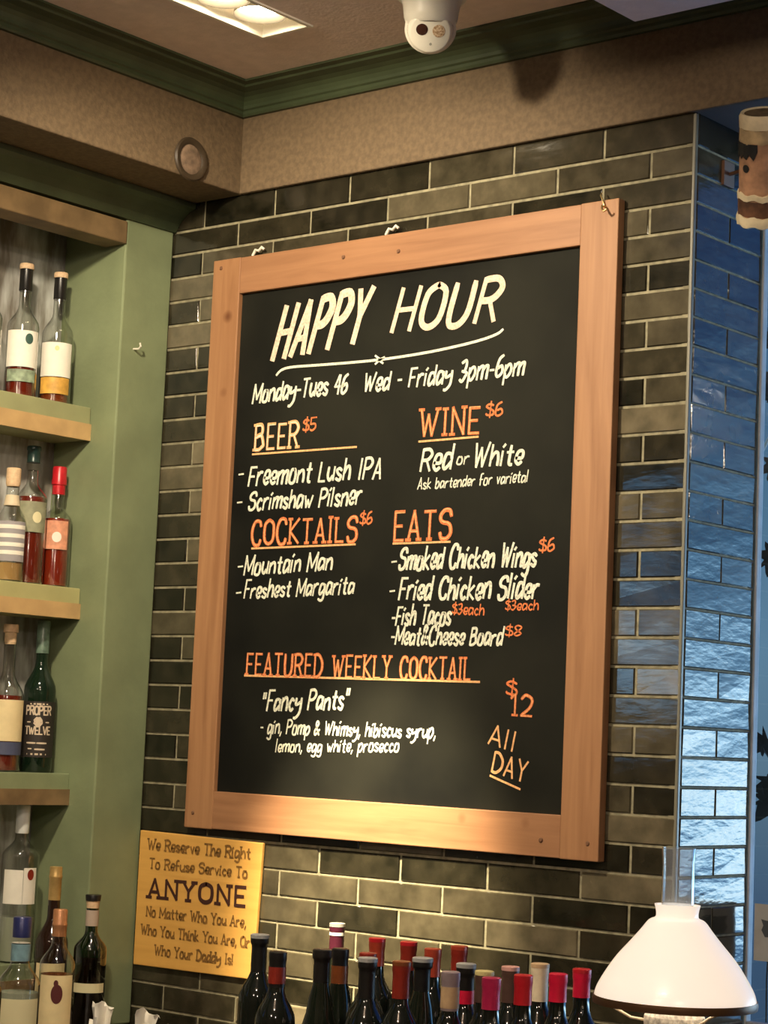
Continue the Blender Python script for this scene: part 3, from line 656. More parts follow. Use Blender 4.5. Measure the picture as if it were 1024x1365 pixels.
def wine(name, label, px, style, h=0.30, r=0.0355, burg=False):
    x, y = px; t = thing(name, label, 'wine bottle', (x, y, 0.83), 'wine bottles on the back bar'); s = h/0.30; nr = 0.0138
    if burg: prof = [(0, 0.004), (r*0.8, 0.0), (r, 0.006), (r, 0.135*s), (r*0.93, 0.160*s), (r*0.68, 0.190*s), (0.021, 0.215*s), (nr+0.001, 0.24*s), (nr, 0.262*s), (nr, h-0.002), (0, h-0.002)]
    else: prof = [(0, 0.004), (r*0.82, 0.0), (r, 0.006), (r, 0.178*s), (r*0.95, 0.193*s), (r*0.78, 0.207*s), (0.020, 0.219*s), (nr+0.001, 0.232*s), (nr, 0.25*s), (nr, h-0.002), (0, h-0.002)]
    MB().lathe(prof, 36).build('glass_body', OLIVEG if burg else BLACKG, t, smooth=True)
    capm, bot, topm, band, lip = style.get('cap', F_BLACK), style.get('len', 0.045), style.get('top'), style.get('band'), style.get('lip', 0.0155)
    c = nr+0.0007
    cp = [(0, h), (lip*0.86, h), (lip, h-0.0015), (lip+0.0002, h-0.013), (lip-0.0004, h-0.016), (c+0.0004, h-0.0185), (c, h-0.024), (c+0.0003, h-bot), (0, h-bot)]
    if style.get('cork'): cp[0] = (0, h-0.001)
    o = MB().lathe(cp, 28).build('foil_capsule', capm, t, smooth=True)
    if topm: MB().lathe([(0, h+0.0012), (lip*0.9, h+0.0012), (lip+0.0005, h+0.0002), (lip+0.0006, h-0.006), (0, h-0.006)], 28).build('foil_top', topm, o, smooth=True)
    if band:
        m, z1, z0 = band; MB().lathe([(c+0.0004, h-z1), (c+0.0008, h-z1), (c+0.0009, h-z0), (c+0.0004, h-z0)], 28, closed=True).build('foil_band', m, o, smooth=True)
    a = face_angle((x, y)); MB().patch(r+0.0002, a-0.9, a+0.9, 0.035, 0.12*s).build('paper_label', PAPER, t, smooth=True)
    return t
def st(cap=F_BLACK, ln=0.045, **k): d = dict(cap=cap, len=ln); d.update(k); return d
W_ = [
 ('wine bottle with flared grey-rimmed black neck in front of the yellow sign', (-2.679, 2.898), st(F_BLACK, 0.07, top=F_GREY, lip=0.0172), .30, False),
 ('wine bottle with a red band under its black top, just right of the yellow sign', (-2.462, 2.711), st(F_BLACK, 0.06, band=(F_BRICK, 0.026, 0.054)), .30, False),
 ('plain all-black wine bottle with broad neck, left end of the main cluster', (-2.450, 2.813), st(F_BLACK, 0.075, lip=0.0172), .30, True),
 ('rear bottle with silver stopper, white ring and purple collar against the bricks', (-2.769, 3.221), st(F_PURP, 0.05, top=F_SILV, band=(F_WHITE, 0.017, 0.023)), .30, True),
 ('black wine bottle with a rust orange band below its flat top', (-2.476, 2.888+.004), st(F_BLACK, 0.07, band=(F_RUST, 0.030, 0.062)), .295, True),
 ('rear wine bottle with bright red foil, leftmost of the red-topped back row', (-2.529, 3.058), st(F_ORED, 0.05, top=F_RED), .30, False),
 ('wine bottle with dull brick red foil behind the left grey-topped black bottle', (-2.384, 2.859), st(F_BRICK, 0.055), .298, False),
 ('black wine bottle with flat grey top, the left one of two alike', (-2.318, 2.780), st(F_BLACK, 0.075, top=F_GREY, lip=0.0165), .299, False),
 ('rear wine bottle with red foil between the two grey-topped black bottles', (-2.450, 3.054), st(F_BRICK, 0.05, top=F_RED), .301, False),
 ('wine bottle with dark red-brown foil squeezed left of the broad grey-topped bottle', (-2.246, 2.783), st(F_BRICK, 0.06, top=F_RUST), .30, False),
 ('black wine bottle with flat grey top, the right and broader one of two alike', (-2.298, 2.905), st(F_BLACK, 0.075, top=F_GREY, lip=0.0178), .2945, True),
 ('wine bottle with orange-red foil behind the broad grey-topped black bottle', (-2.363, 3.016), st(F_ORED, 0.05), .30, False),
 ('rear wine bottle with tall dark red foil, rightmost of the red-topped back row', (-2.367, 3.099), st(F_BRICK, 0.055, top=F_ORED), .299, False),
 ('wine bottle with mauve silver foil beside the black one with a crimson band', (-2.106, 2.737), st(F_MAUVE, 0.062, band=(F_TAN, 0.024, 0.058)), .301, False),
 ('wine bottle with grey top, black neck and a crimson band', (-2.168, 2.859), st(F_BLACK, 0.065, top=F_GREY, band=(F_CRIM, 0.043, 0.065), lip=0.0165), .30, False),
 ('wine bottle with a small yellowish top behind the magenta capsule', (-2.100, 2.820), st(F_BROWN, 0.05, top=F_YEL), .297, False),
 ('wine bottle with magenta foil capsule at the front of the row', (-2.020, 2.732), st(F_MAG, 0.050), .301, False),
 ('wine bottle with brown foil and pinkish top right of the magenta capsule', (-2.175, 2.996), st(F_BROWN, 0.06, top=F_PINK), .287, False),
 ('wine bottle with red foil capsule between the brown-foil and the cream-foil bottles', (-2.016, 2.813), st(F_RED, 0.048), .301, False),
 ('wine bottle with cream foil and a tan top', (-2.098, 2.975), st(F_CREAM, 0.062, top=F_TAN), .301, False),
 ('wine bottle with crimson foil capsule right of the cream-foil bottle', (-2.003, 2.893), st(F_CRIM, 0.046), .30, False),
 ('rightmost wine bottle with crimson foil, next to the white lampshade', (-2.016, 2.981), st(F_CRIM, 0.046, top=F_RED), .30, False)]
for l, p, s_, h, b in W_: wine('wine_bottle', l, p, s_, h, 0.0352 if not b else 0.0358, b)

def spirit(label, pos, prof, liquid=None, glass=None, cap=None, labels=(), bands=(), emblem=None, wrap=None, inner=0.003, group=None):
    """prof: outer (r,z) from base up; liquid: (level, mat); cap: (profile, material); labels: (z0, z1, half angle, mat, offset angle)"""
    t = thing('liquor_bottle', label, 'bottle', pos, group); a = face_angle(pos)
    gm = glass or CLEAR
    o = MB().lathe([(0, 0.0)]+prof+[(0, prof[-1][1])], 40).build('glass_body', gm, t, smooth=True)
    def rad(z):
        for (r0, z0), (r1, z1) in zip(prof, prof[1:]):
            if z0 <= z <= z1: return r0+(r1-r0)*(z-z0)/max(z1-z0, 1e-6)
        return prof[-1][0]
    if liquid:
        lv, lm = liquid; zs = [0.004]+[z for r, z in prof if 0.006 < z < lv-0.002]+[lv]
        MB().lathe([(0, 0.004)]+[(max(rad(z)-inner, 0.004), z) for z in zs]+[(0, lv)], 36).build('liquid', lm, t, smooth=True)
    if cap:
        c = MB().lathe(cap[0], 30).build('cap', cap[1], t, smooth=True)
        for pr_, m in cap[2:]: MB().lathe(pr_, 30, closed=pr_[0][0] > 0).build('cap_ring', m, c, smooth=True)
    for z0, z1, hw, m, off in labels:
        lb = MB().patch(max(rad(z0+.001), rad(z1-.001))+0.0003, a+off-hw, a+off+hw, z0, z1).build('label', m, t, smooth=True)
        for e in (emblem or []):
            if e[0] == (z0, z1):
                _, ez, eh, ew, em, eo = e; rr = max(rad(z0+.001), rad(z1-.001))+0.0011; mb = MB(); N = 20; K = 5; mb.v.append((rr*math.cos(a+off+eo), rr*math.sin(a+off+eo), ez))
                for k in range(1, K+1):
                    for i in range(N):
                        an = a+off+eo+ew*k/K*math.cos(2*PI*i/N); mb.v.append((rr*math.cos(an), rr*math.sin(an), ez+eh*k/K*math.sin(2*PI*i/N)))
                mb.f += [(0, 1+i, 1+(i+1) % N) for i in range(N)]
                for k in range(K-1): mb.f += [(1+k*N+i, 1+(k+1)*N+i, 1+(k+1)*N+(i+1) % N, 1+k*N+(i+1) % N) for i in range(N)]
                mb.build('label_emblem', em, lb, fix=False)
    for z0, z1, m in bands:
        MB().lathe([(rad(z0)+0.0002, z0), (rad(z0)+0.0009, z0), (rad(z1)+0.0009, z1), (rad(z1)+0.0002, z1)], 36, closed=True).build('neck_band', m, t, smooth=True)
    return t
def round_prof(r, h, sh, nr, nz=None, lip=0.0):
    """shoulder begins at sh, neck of radius nr reached by nz"""
    nz = nz or sh+0.035; P = [(r*0.9, 0.0), (r, 0.005), (r, sh)]
    for i in range(1, 7):
        t = i/6; P.append((nr+(r-nr)*(0.5+0.5*math.cos(PI*t)), sh+(nz-sh)*t))
    P += [(nr, h)]; return P
def plain_cap(r, z0, z1): return [(0, z1), (r*0.92, z1), (r, z1-0.002), (r, z0), (0, z0)]
AMB = liq('amber_liquor', (0.16, 0.032, 0.007)); RUBY = liq('red_brown_liquor', (0.13, 0.012, 0.004)); PALE = liq('pale_liquor', (0.40, 0.24, 0.09)); COPL_ = liq('copper_liquor', (0.26, 0.085, 0.03))
RUBY2 = liq('bright_red_brown_liquor', (0.20, 0.018, 0.006)); CLRL = liq('pale_grey_liquor', (0.36, 0.38, 0.30)); DARKB = M('dark_brown_glass', (0.018, 0.008, 0.005), 0.08, spec=0.6)
LBL_W = M('white_label', (0.78, 0.74, 0.64), 0.7, 0.04, 40); LBL_G = M('pale_green_label', (0.26, 0.33, 0.22), 0.7, 0.4, 60); LBL_Y = M('golden_label', (0.66, 0.36, 0.06), 0.6, 0.3, 40); EMB_G = M('green_oval', (0.035, 0.085, 0.065), 0.6); EMB_Y = M('yellow_crest', (0.66, 0.60, 0.28), 0.6)
LBL_SAGE = M('grey_green_label', (0.27, 0.27, 0.17), 0.7, 0.2, 50); LBL_BEIGE = M('pale_beige_patch', (0.66, 0.60, 0.36), 0.7); LBL_SAL = M('salmon_label', (0.66, 0.29, 0.17), 0.7, 0.2, 70); LBL_LAV = M('striped_grey_label', (0.30, 0.28, 0.29), 0.7)
LBL_CRM = M('yellow_cream_label', (0.74, 0.60, 0.33), 0.7, 0.06, 40); LBL_NAVY = M('navy_label', (0.06, 0.07, 0.13), 0.6); LBL_BLUE = M('light_blue_band', (0.16, 0.28, 0.33), 0.5, 0.2, 60)
S1, S2, S3, CT = 2.2352, 1.8142, 1.3912, 0.8302
BK = -3.672
# top shelf
P = round_prof(0.0365, 0.275, 0.165, 0.0135, 0.215)
capA = ([(0, 0.312), (0.0150, 0.312), (0.0165, 0.310), (0.0165, 0.299), (0, 0.299)], CORK, ([(0, 0.2988), (0.0148, 0.2988), (0.0150, 0.250), (0.0140, 0.248), (0, 0.248)], F_BLACK))
spirit('whisky bottle with white label, green oval and pale green lower label, top shelf', (BK, 3.076, S1), P, (0.115, RUBY), CLEAR, capA, [(0.068, 0.152, 1.15, LBL_W, 0.05), (0.034, 0.062, 1.0, LBL_G, 0.05)], emblem=[((0.068, 0.152), 0.133, 0.0125, 0.26, EMB_G, 0.38)], group='bottles on the top shelf')
spirit('whisky bottle with white label above a golden lower label on the top shelf', (BK, 3.180, S1), P, (0.125, AMB), CLEAR, capA, [(0.062, 0.142, 1.15, LBL_W, 0.0), (0.022, 0.060, 1.05, LBL_Y, 0.0)], emblem=[((0.062, 0.142), 0.128, 0.006, 0.14, EMB_Y, 0.02)], group='bottles on the top shelf')
spirit('bottle with plain cream label cut off by the left picture edge, top shelf', (BK, 2.968, S1), P, (0.09, RUBY), CLEAR, capA, [(0.045, 0.105, 1.2, PAPER, 0.0)], group='bottles on the top shelf')
# second shelf
Pc = round_prof(0.035, 0.215, 0.135, 0.014, 0.185)
c_ = spirit('clear bottle with cork top and striped grey label on the second shelf', (BK+0.016, 3.062, S2), Pc, (0.042, PALE), CLEAR, ([(0, 0.258), (0.014, 0.258), (0.0165, 0.256), (0.0165, 0.222), (0.0145, 0.216), (0, 0.216)], CORK), [(0.045, 0.135, 1.15, LBL_LAV, 0.0)], [(0.172, 0.196, M('beige_neck_band', (0.6, 0.5, 0.34), 0.6))], group='bottles on the second shelf')
for z in (0.118, 0.098, 0.078, 0.060):
    a = face_angle((BK, 3.062)); MB().patch(0.0360, a-1.1, a+1.1, z, z+0.009).build('label_stripe', LBL_W, c_, smooth=True)
P2 = round_prof(0.0365, 0.262, 0.195, 0.0125, 0.238)
spirit('red-brown whiskey bottle with dark green cap and grey-green label on the second shelf', (BK, 3.131, S2), P2, (0.200, RUBY), CLEAR, ([(0, 0.318), (0.015, 0.318), (0.0165, 0.316), (0.0165, 0.309), (0.0150, 0.307), (0.0150, 0.282), (0.0162, 0.280), (0, 0.280)], F_DGREEN), [(0.118, 0.188, 1.1, LBL_SAGE, 0.10)], emblem=[((0.118, 0.188), 0.152, 0.013, 0.30, LBL_BEIGE, 0.35)], group='bottles on the second shelf')
spirit('red-brown bottle with red cap and salmon label, right end of the second shelf', (BK+0.004, 3.2085, S2), round_prof(0.034, 0.25, 0.155, 0.0135, 0.187), (0.158, RUBY2), CLEAR, ([(0, 0.280), (0.0145, 0.280), (0.0165, 0.277), (0.0165, 0.252), (0.0175, 0.249), (0.0175, 0.238), (0.0150, 0.236), (0.0150, 0.215), (0, 0.215)], F_RED), [(0.086, 0.152, 0.85, LBL_SAL, 0.0)], emblem=[((0.086, 0.152), 0.114, 0.012, 0.32, LBL_W, 0.05)], group='bottles on the second shelf')
# third shelf
spirit('brown liquor bottle with tan cork, cream label above a navy band, third shelf', (BK, 3.096, S3), round_prof(0.038, 0.29, 0.165, 0.0135, 0.225), (0.17, RUBY), CLEAR, ([(0, 0.330), (0.016, 0.330), (0.017, 0.328), (0.017, 0.312), (0.0135, 0.311), (0.0135, 0.285), (0, 0.285)], CORK), [(0.068, 0.160, 1.05, LBL_CRM, 0.30), (0.038, 0.066, 1.05, LBL_NAVY, 0.30)], group='bottles on the third shelf')
G_ = (BK, 3.192, S3)
pb = spirit('dark green bottle with PROPER TWELVE in pale print, right end of the third shelf', G_, round_prof(0.0365, 0.31, 0.185, 0.0135, 0.250), None, M('dark_green_glass', (0.006, 0.016, 0.008), 0.07, spec=0.6), ([(0, 0.345), (0.0140, 0.345), (0.0150, 0.343), (0.0150, 0.270), (0, 0.270)], M('pale_green_foil', (0.16, 0.24, 0.18), 0.3, 0.4, 50)), [(0.034, 0.160, 1.35, M('black_label', (0.022, 0.016, 0.012), 0.6), 0.0)], group='bottles on the third shelf')
a0 = face_angle(G_); PR = M('pale_label_print', (0.62, 0.50, 0.36), 0.7)
def on_cyl(r): return lambda u, v: (r*math.cos(a0+u/r), r*math.sin(a0+u/r), v)
mb = MB()
ribbons(mb, text_strokes('PROPER', -0.030, 0.130, 0.030, 0.130, 0.019, 0, 0, 1.6), 0.0042, on_cyl(0.0374))
ribbons(mb, text_strokes('TWELVE', -0.030, 0.086, 0.030, 0.086, 0.017, 0, 0, 1.6), 0.0040, on_cyl(0.0374))
for u0, u1, v, w in ((-0.024, -0.004, 0.066, 0.004), (0.0, 0.022, 0.066, 0.004), (-0.020, -0.012, 0.053, 0.003), (-0.004, 0.018, 0.052, 0.004), (-0.022, 0.022, 0.041, 0.004), (-0.026, -0.018, 0.113, 0.003), (0.018, 0.026, 0.113, 0.003), (-0.02, 0.02, 0.154, 0.004)):
    ribbons(mb, [[(u0+(u1-u0)*i/4, v) for i in range(5)]], w, on_cyl(0.0374))
mb.build('label_print', PR, pb, fix=False)
mb = MB(); N = 16; f = on_cyl(0.0375); mb.v.append(f(0, 0.114))
for i in range(N): mb.v.append(f(0.0105*math.cos(2*PI*i/N)*(1+0.12*math.sin(3*i)), 0.114+0.0115*math.sin(2*PI*i/N)*(1+0.1*math.cos(4*i))))
mb.f += [(0, 1+i, 1+(i+1) % N) for i in range(N)]; mb.build('label_crest', PR, pb, fix=False)
# lowest shelf and counter
spirit('clear wide-bodied bottle with tall white cap standing under the third shelf', (-3.655, 3.150, 0.9702), round_prof(0.042, 0.300, 0.235, 0.0145, 0.275), (0.10, CLRL), CLEAR, ([(0, 0.348), (0.0135, 0.348), (0.0155, 0.345), (0.0155, 0.286), (0.0140, 0.284), (0, 0.284)], M('white_cap', (0.82, 0.85, 0.82), 0.4)), [(0.13, 0.205, 0.55, LBL_W, -0.35), (0.13, 0.21, 0.4, LBL_W, 0.62)], emblem=[((0.13, 0.21), 0.195, 0.012, 0.2, F_BRICK, 0.0)])
spirit('tall brown bottle with gold capped neck behind the copper-capped one', (-3.545, 3.160, CT), round_prof(0.036, 0.315, 0.19, 0.0135, 0.25), None, DARKB, ([(0, 0.358), (0.0130, 0.358), (0.0140, 0.357), (0.0140, 0.340), (0.0150, 0.338), (0.0150, 0.334), (0.0138, 0.332), (0.0138, 0.285), (0, 0.285)], F_GOLD), [(0.05, 0.15, 1.0, LBL_CRM, 0)])
spirit('dark bottle with black cap and cream collar beside the green pilaster', (-3.452, 3.190, CT), round_prof(0.036, 0.288, 0.185, 0.0135, 0.225), (0.17, RUBY), GREENG, ([(0, 0.303), (0.0170, 0.303), (0.0175, 0.302), (0.0165, 0.290), (0, 0.290)], F_BLACK, ([(0, 0.2898), (0.0150, 0.2898), (0.0135, 0.274), (0, 0.274)], CORK)), [(0.095, 0.115, 1.1, LBL_BEIGE, 0)], [(0.236, 0.270, M('pale_neck_sleeve', (0.42, 0.33, 0.26), 0.6))])
k_ = spirit('large clear bottle with navy cap and light blue neck, on the counter', (-3.275, 2.838, CT), round_prof(0.043, 0.232, 0.150, 0.0185, 0.195), (0.135, CLRL), CLEAR, ([(0, 0.283), (0.017, 0.283), (0.0185, 0.281), (0.0185, 0.243), (0, 0.243)], F_NAVY), [(0.02, 0.125, 1.0, LBL_BEIGE, 0.1)], [(0.197, 0.230, LBL_BLUE)])
spirit('bottle with copper cap and cream label bearing a dark red bird, on the counter', (-3.372, 3.025, CT), round_prof(0.037, 0.235, 0.170, 0.0145, 0.215), (0.150, COPL_), CLEAR, ([(0, 0.284), (0.0135, 0.284), (0.0150, 0.282), (0.0150, 0.256), (0.0160, 0.254), (0.0160, 0.250), (0.0150, 0.248), (0.0150, 0.228), (0, 0.228)], F_COPPER), [(0.04, 0.150, 1.05, LBL_CRM, 0.0)], emblem=[((0.04, 0.15), 0.112, 0.020, 0.33, M('dark_red_bird', (0.085, 0.012, 0.012), 0.6), 0.05), ((0.04, 0.15), 0.134, 0.007, 0.13, M('bird_head', (0.085, 0.012, 0.012), 0.6), -0.02)])
spirit('dark red-brown bottle with tan ring at the left picture edge on the counter', (-3.150, 2.640, CT), round_prof(0.037, 0.30, 0.16, 0.0165, 0.215), None, DARKB, ([(0, 0.285), (0.016, 0.285), (0.0175, 0.283), (0.0175, 0.235), (0.0165, 0.232), (0, 0.232)], F_BRICK, ([(0.0176, 0.226), (0.0205, 0.226), (0.0205, 0.234), (0.0176, 0.234)], F_TAN)), [(0.05, 0.13, 1.0, PAPER, 0)])

# ------------------------------------------------------------------ paper napkins in a caddy
t = thing('napkin_caddy', 'crumpled white paper napkins sticking up from a dark caddy below the yellow sign', 'napkins', (-2.895, 2.765, 0.83))
mb = MB(); mb.box(-0.095, 0.095, -0.05, 0.05, 0, 0.006).box(-0.095, -0.089, -0.05, 0.05, 0.006, 0.10).box(0.089, 0.095, -0.05, 0.05, 0.006, 0.10).box(-0.089, 0.089, -0.05, -0.044, 0.006, 0.10).box(-0.089, 0.089, 0.044, 0.05, 0.006, 0.10)
mb.build('caddy', F_BLACK, t, bevel=0.002)
NAP = M('white_paper', (0.80, 0.76, 0.66), 0.8, 0.05, 30, 0.3)
def crumple(x0, x1, top, y, seed, tilt):
    rnd = random.Random(seed); mb = MB(); nx, nz = 8, 9
    for s in (0, 1):
        for j in range(nz+1):
            for i in range(nx+1):
                u, v = i/nx, j/nz; w = 1-0.22*(1-abs(v-0.62)*2) if v < 0.8 else 1.0
                xx = (x0+x1)/2+(u-0.5)*(x1-x0)*w+tilt*v*0.02
                zz = 0.008+v*(top-0.008)-(0.010*abs(math.sin(5*u+seed)) if v > 0.9 else 0)-0.016*u*(v > 0.9)*(tilt > 0)
                yy = y+0.012*math.sin(7*u+3*v+seed)+rnd.uniform(-0.003, 0.003)+s*0.004
                mb.v.append((xx, yy, zz))
    W1 = nx+1; N1 = W1*(nz+1)
    for j in range(nz):
        for i in range(nx):
            k = j*W1+i; mb.f += [(k, k+1, k+W1+1, k+W1), (N1+k, N1+k+W1, N1+k+W1+1, N1+k+1)]
    for j in range(nz):
        for i in (0, nx): k = j*W1+i; mb.f.append((k, k+W1, N1+k+W1, N1+k))
    for i in range(nx):
        for j in (0, nz): k = j*W1+i; mb.f.append((k, k+1, N1+k+1, N1+k))
    return mb.build('napkin', NAP, t, smooth=True)
t.rotation_euler = (0, 0, math.radians(40))
crumple(-0.060, -0.020, 0.172, -0.012, 1, 0.3); crumple(0.008, 0.052, 0.160, -0.010, 2, 1.0); crumple(-0.065, 0.075, 0.128, 0.018, 3, 0.1)

# ------------------------------------------------------------------ oil lamp
lt = thing('oil_lamp', 'oil lamp with glowing white opal glass shade and clear chimney at lower right', 'oil lamp', (-1.694, 2.755, 0.83))
RS = 0.1215; z0 = 0.302; hs = RS
sp = [(1.0, 0.0), (0.967, 0.118), (0.86, 0.307), (0.73, 0.496), (0.565, 0.686), (0.447, 0.827), (0.352, 0.946), (0.275, 0.985), (0.262, 1.02), (0.268, 1.08), (0.285, 1.147)]
so = spline(sp, 4)
outer = [(r*RS, z0+z*hs) for r, z in so]; innr = [(max(r-0.0035, 0.01), z-0.001) for r, z in reversed(outer)]
MB().lathe(outer+innr, 64, closed=True).build('shade', OPAL, lt, smooth=True)
ring = MB().lathe([(RS-0.003, z0-0.010), (RS+0.0015, z0-0.010), (RS+0.0025, z0-0.004), (RS+0.0015, z0+0.002), (RS-0.003, z0+0.001)], 64, closed=True).build('shade_ring', DBRASS, lt, smooth=True)
for k in range(3):
    a = math.radians(215+120*k); c, s = math.cos(a), math.sin(a)
    MB().tube([(c*(RS-0.002), s*(RS-0.002), z0-0.006), (c*0.09, s*0.09, z0-0.018), (c*0.065, s*0.065, z0-0.031), (c*0.040, s*0.040, z0-0.034)], 0.0022).build('shade_arm', F_CREAM, lt, smooth=True)
zc = 0.455*0+z0; ch = [(0.030, z0-0.012), (0.034, z0+0.02), (0.033, z0+0.05), (0.027, z0+0.09), (0.0248, z0+0.13), (0.0244, z0+0.20), (0.0256, z0+0.224)]
MB().lathe(ch+[(r-0.0015, z) for r, z in reversed(ch)], 40, closed=True).build('chimney', CHIMG, lt, smooth=True)
gl = MB(); n = 48; zs = [z0-0.020, z0-0.026, z0-0.032, z0-0.040, z0-0.060, z0-0.075]; rs = [0.040, 0.044, 0.0445, 0.044, 0.040, 0.026]
for z, r in zip(zs, rs):
    for i in range(n): a = 2*PI*i/n; rr = r*(1+0.035*(1 if i % 2 else -1)); gl.v.append((rr*math.cos(a), rr*math.sin(a), z))
for j in range(len(zs)-1):
    for i in range(n): gl.f.append((j*n+i, j*n+(i+1) % n, (j+1)*n+(i+1) % n, (j+1)*n+i))
gl.f += [tuple(range(n)), tuple(range((len(zs)-1)*n, len(zs)*n))]
gl.build('ribbed_gallery', RIBG, lt)
MB().lathe([(0, z0-0.012), (0.016, z0-0.012), (0.022, z0-0.016), (0.024, z0-0.020), (0, z0-0.020)], 28).build('burner', DBRASS, lt, smooth=True)
MB().lathe([(0, 0.228), (0.03, 0.228), (0.055, 0.205), (0.066, 0.175), (0.058, 0.145), (0.030, 0.125), (0.018, 0.105), (0.016, 0.06), (0.030, 0.035), (0.060, 0.020), (0.074, 0.010), (0.076, 0.0), (0, 0.0)], 40).build('reservoir_and_foot', DBRASS, lt, smooth=True)
lamp('oil_lamp_glow', 'POINT', (-1.694, 2.755, 0.83+z0+0.03), 0.5, (1.0, 0.75, 0.5), 0.012)

# ------------------------------------------------------------------ painted bark log hanging in the window recess
Pb, Pt = Vector((-1.978, 3.462, 2.515)), Vector((-1.930, 3.365, 2.700)); ax = (Pt-Pb); Lg = ax.length
lm = Matrix.Translation(Pb) @ ax.to_track_quat('Z', 'Y').to_matrix().to_4x4()
lg = thing('painted_log', 'tilted brown and cream painted log with two black eye spots at the top right edge', 'painted log', tuple(Pb))
def lgp(prof, name, mat, n=40, closed=False, wav=0.0, par=None):
    mb = MB().lathe(prof, n, closed=closed)
    if wav: mb.v = [(x*(1+wav*math.sin(5*math.atan2(y, x)+z*40)), y*(1+wav*math.sin(5*math.atan2(y, x)+z*40)), z+wav*0.12*math.sin(9*math.atan2(y, x))) for x, y, z in mb.v]
    mb.v = [tuple(lm @ Vector(v)) for v in mb.v]; return part(mb, name, mat, lg, tuple(Pb), smooth=True)
BARK = M('pinkish_bark', (0.50, 0.27, 0.15), 0.8, 0.3, 40, 0.6); CRB = M('cream_paint_band', (0.74, 0.62, 0.40), 0.7, 0.1, 60, 0.3); DKB = M('dark_bark', (0.13, 0.055, 0.025), 0.8, 0.5, 40, 0.6); TANB = M('tan_bark', (0.50, 0.36, 0.19), 0.8, 0.3, 40, 0.5)
BLK = M('black_paint', (0.012, 0.011, 0.010), 0.6)
L = Lg
lgp([(0, 0.004), (0.040, 0.004), (0.0485, 0.012), (0.0465, L*0.50), (0.0425, L-0.004), (0.036, L-0.002), (0, L-0.006)], 'log_body', BARK)
lgp([(0.046, 0.0), (0.0525, 0.003), (0.0540, 0.012), (0.0505, 0.022), (0.046, 0.022)], 'base_band', CRB, closed=True, wav=0.02)
lgp([(0.047, 0.022), (0.0498, 0.022), (0.0494, 0.052), (0.047, 0.052)], 'dark_band', DKB, closed=True)
lgp([(0.046, 0.052), (0.0508, 0.054), (0.0506, 0.064), (0.046, 0.066)], 'cream_band', CRB, closed=True, wav=0.02)
lgp([(0.042, L-0.052), (0.0462, L-0.052), (0.0450, L-0.026), (0.042, L-0.026)], 'tan_band', TANB, closed=True, wav=0.015)
lgp([(0.034, L-0.026), (0.0452, L-0.026), (0.0455, L-0.006), (0.042, L+0.001), (0.036, L-0.001), (0.034, L-0.008)], 'rim', CRB, closed=True)
lgp([(0, L-0.0045), (0.0355, L-0.001), (0.0355, L-0.008), (0, L-0.010)], 'end_grain', M('end_grain_brown', (0.14, 0.095, 0.045), 0.8, 0.4, 60))
# black brow strip and eyes wrapped on the side facing the room
loc_dir = (lm.inverted().to_3x3() @ (EYE-Pb)); ae = math.atan2(loc_dir.y, loc_dir.x)
def wrap(pts, name, mat, rr=0.0475):
    mb = MB(); N = len(pts)
    for off in (0, 0.0012):
        for u, v in pts: mb.v.append(tuple(lm @ Vector(((rr+off-0.02*(v-0.09))*math.cos(ae+u), (rr+off-0.02*(v-0.09))*math.sin(ae+u), v))))
    mb.f += [tuple(range(N)), tuple(range(2*N-1, N-1, -1))]+[(i, (i+1) % N, (i+1) % N+N, i+N) for i in range(N)]
    part(mb, name, mat, lg, tuple(Pb))
for sgn in (-1, 1):
    wrap([(sgn*0.78+0.16*math.cos(2*PI*i/14), L-0.099+0.0075*math.sin(2*PI*i/14)) for i in range(14)], 'eye_spot', BLK)
    zz = L-0.052
    for j in range(4):
        u0 = sgn*(0.25+0.33*j); u1 = u0+sgn*0.33
        wrap([(u0, zz), (u1, zz), (u1, zz-0.022-(0.004 if j % 2 else 0)), ((u0+u1)/2, zz-0.030), (u0, zz-0.014-0.004*j)], 'brow_patch', BLK)
br = MB().tube([tuple(lm @ Vector((-0.044*math.cos(ae), -0.044*math.sin(ae), L*0.55))), (-2.03, 3.50, 2.64), (-2.090, 3.52, 2.64)], 0.004)
part(br, 'bracket', RUST, lg, tuple(Pb), smooth=True)
part(MB().box(-2.0985, -2.0915, 3.50, 3.54, 2.615, 2.665), 'bracket_plate', RUST, lg, tuple(Pb), bevel=0.001)

# ------------------------------------------------------------------ a climbing plant outside and a notice at the window edge
ga = thing('climbing_plant', 'dark-leaved climbing plant outside the window, half hidden by the tiled edge', 'plant', (-2.055*1.132, 4.12, 0))
GAO = (-2.055*1.132, 4.12, 0); SC = 1.132
VINE = M('dark_vine', (0.05, 0.03, 0.02), 0.7); LEAF = M('dark_leaf', (0.018, 0.012, 0.010), 0.6, 0.4, 60); LEAFB = M('brown_leaf', (0.045, 0.022, 0.013), 0.6, 0.4, 60); TWIG = M('pale_twig', (0.60, 0.58, 0.52), 0.6)
vp = [(-2.300+0.006*math.sin(i*1.3), 4.125, 2.90-i*0.145) for i in range(21)]
part(MB().tube(vp, 0.0022), 'vine', VINE, ga, GAO, smooth=True)
mo = [(0, -0.05), (0.06, 0.0), (0.34, -0.10), (0.22, 0.08), (0.50, 0.22), (0.30, 0.30), (0.34, 0.48), (0.16, 0.42), (0.0, 0.75), (-0.16, 0.42), (-0.34, 0.48), (-0.30, 0.30), (-0.50, 0.22), (-0.22, 0.08), (-0.34, -0.10), (-0.06, 0.0)]
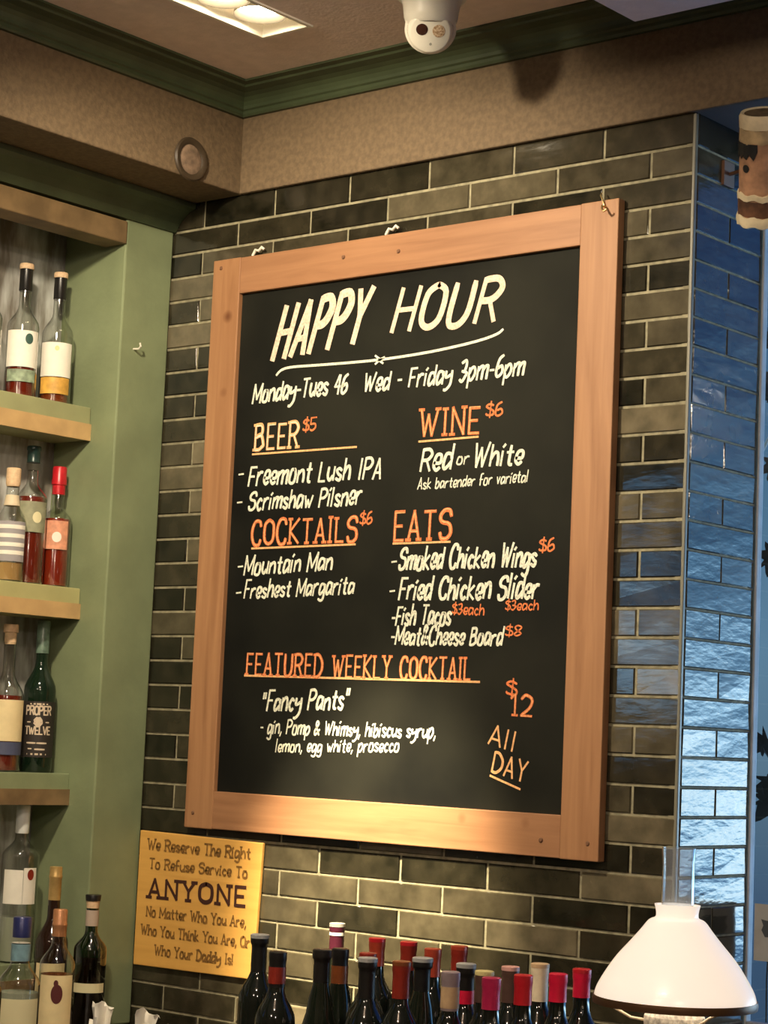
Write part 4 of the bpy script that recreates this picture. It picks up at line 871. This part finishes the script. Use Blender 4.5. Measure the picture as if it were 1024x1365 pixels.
def leaf(x, z, size, rot, mat, cup=0.25):
    x *= SC; z = 1.5+(z-1.5)*SC; size *= SC
    mb = MB(); N = len(mo); c, s = math.cos(rot), math.sin(rot)
    jit = [(u*random.uniform(0.75, 1.15)+random.uniform(-0.05, 0.05), v*random.uniform(0.8, 1.15)) for u, v in mo]; out = []
    for i in range(N):                                # rounded lobes between the points
        a, b = jit[i], jit[(i+1) % N]; out += [a, ((a[0]+b[0])/2*1.06, (a[1]+b[1])/2*1.06)]
    N = len(out)
    for off in (0, 0.0012):
        mb.v.append((x+size*(-0.25*s), 4.115+off, z+size*0.25*c))
        for u, v in out: mb.v.append((x+size*(u*c-v*s), 4.115+off-cup*size*(u*u+0.4*(v-0.25)**2), z+size*(u*s+v*c)))
    K = N+1
    for i in range(N):
        j = (i+1) % N; mb.f += [(0, 1+i, 1+j), (K, K+1+j, K+1+i), (1+i, K+1+i, K+1+j, 1+j)]
    part(mb, 'leaf', mat, ga, GAO)
for a in ((-2.032, 2.330, 0.070, 2.0, LEAF), (-2.034, 2.228, 0.080, 1.4, LEAF), (-2.028, 2.075, 0.070, 1.9, LEAFB), (-2.034, 1.905, 0.085, 2.9, LEAFB), (-2.040, 1.530, 0.070, 2.2, LEAF), (-2.036, 1.462, 0.085, 3.4, LEAF), (-2.030, 1.420, 0.075, 2.5, LEAF)): leaf(*a)
part(MB().tube([(-2.368, 4.122, 2.136), (-2.345, 4.120, 2.180), (-2.300, 4.12, 2.26)], 0.004), 'twig', TWIG, ga, GAO, smooth=True)
no = thing('window_notice', 'pale paper notice with a dark torn mark fixed low on the window', 'notice', (-2.0, 3.662, 1.10))
NO = (-2.0, 3.662, 1.10)
part(MB().box(-2.076, -1.930, 3.661, 3.6645, 1.104, 1.213), 'paper', M('pale_paper', (0.62, 0.64, 0.62), 0.7, 0.08, 30), no, NO)
mb = MB(); pts = [(-2.061, 1.184), (-2.050, 1.182), (-2.020, 1.180), (-1.99, 1.170), (-1.985, 1.150), (-2.035, 1.151), (-2.052, 1.150), (-2.060, 1.163), (-2.056, 1.172)]
mb.v += [(x, 3.6606, z) for x, z in pts]; mb.f.append(tuple(range(len(pts)))); part(mb, 'dark_print', M('dark_grey_print', (0.10, 0.12, 0.14), 0.7), no, NO, fix=False)
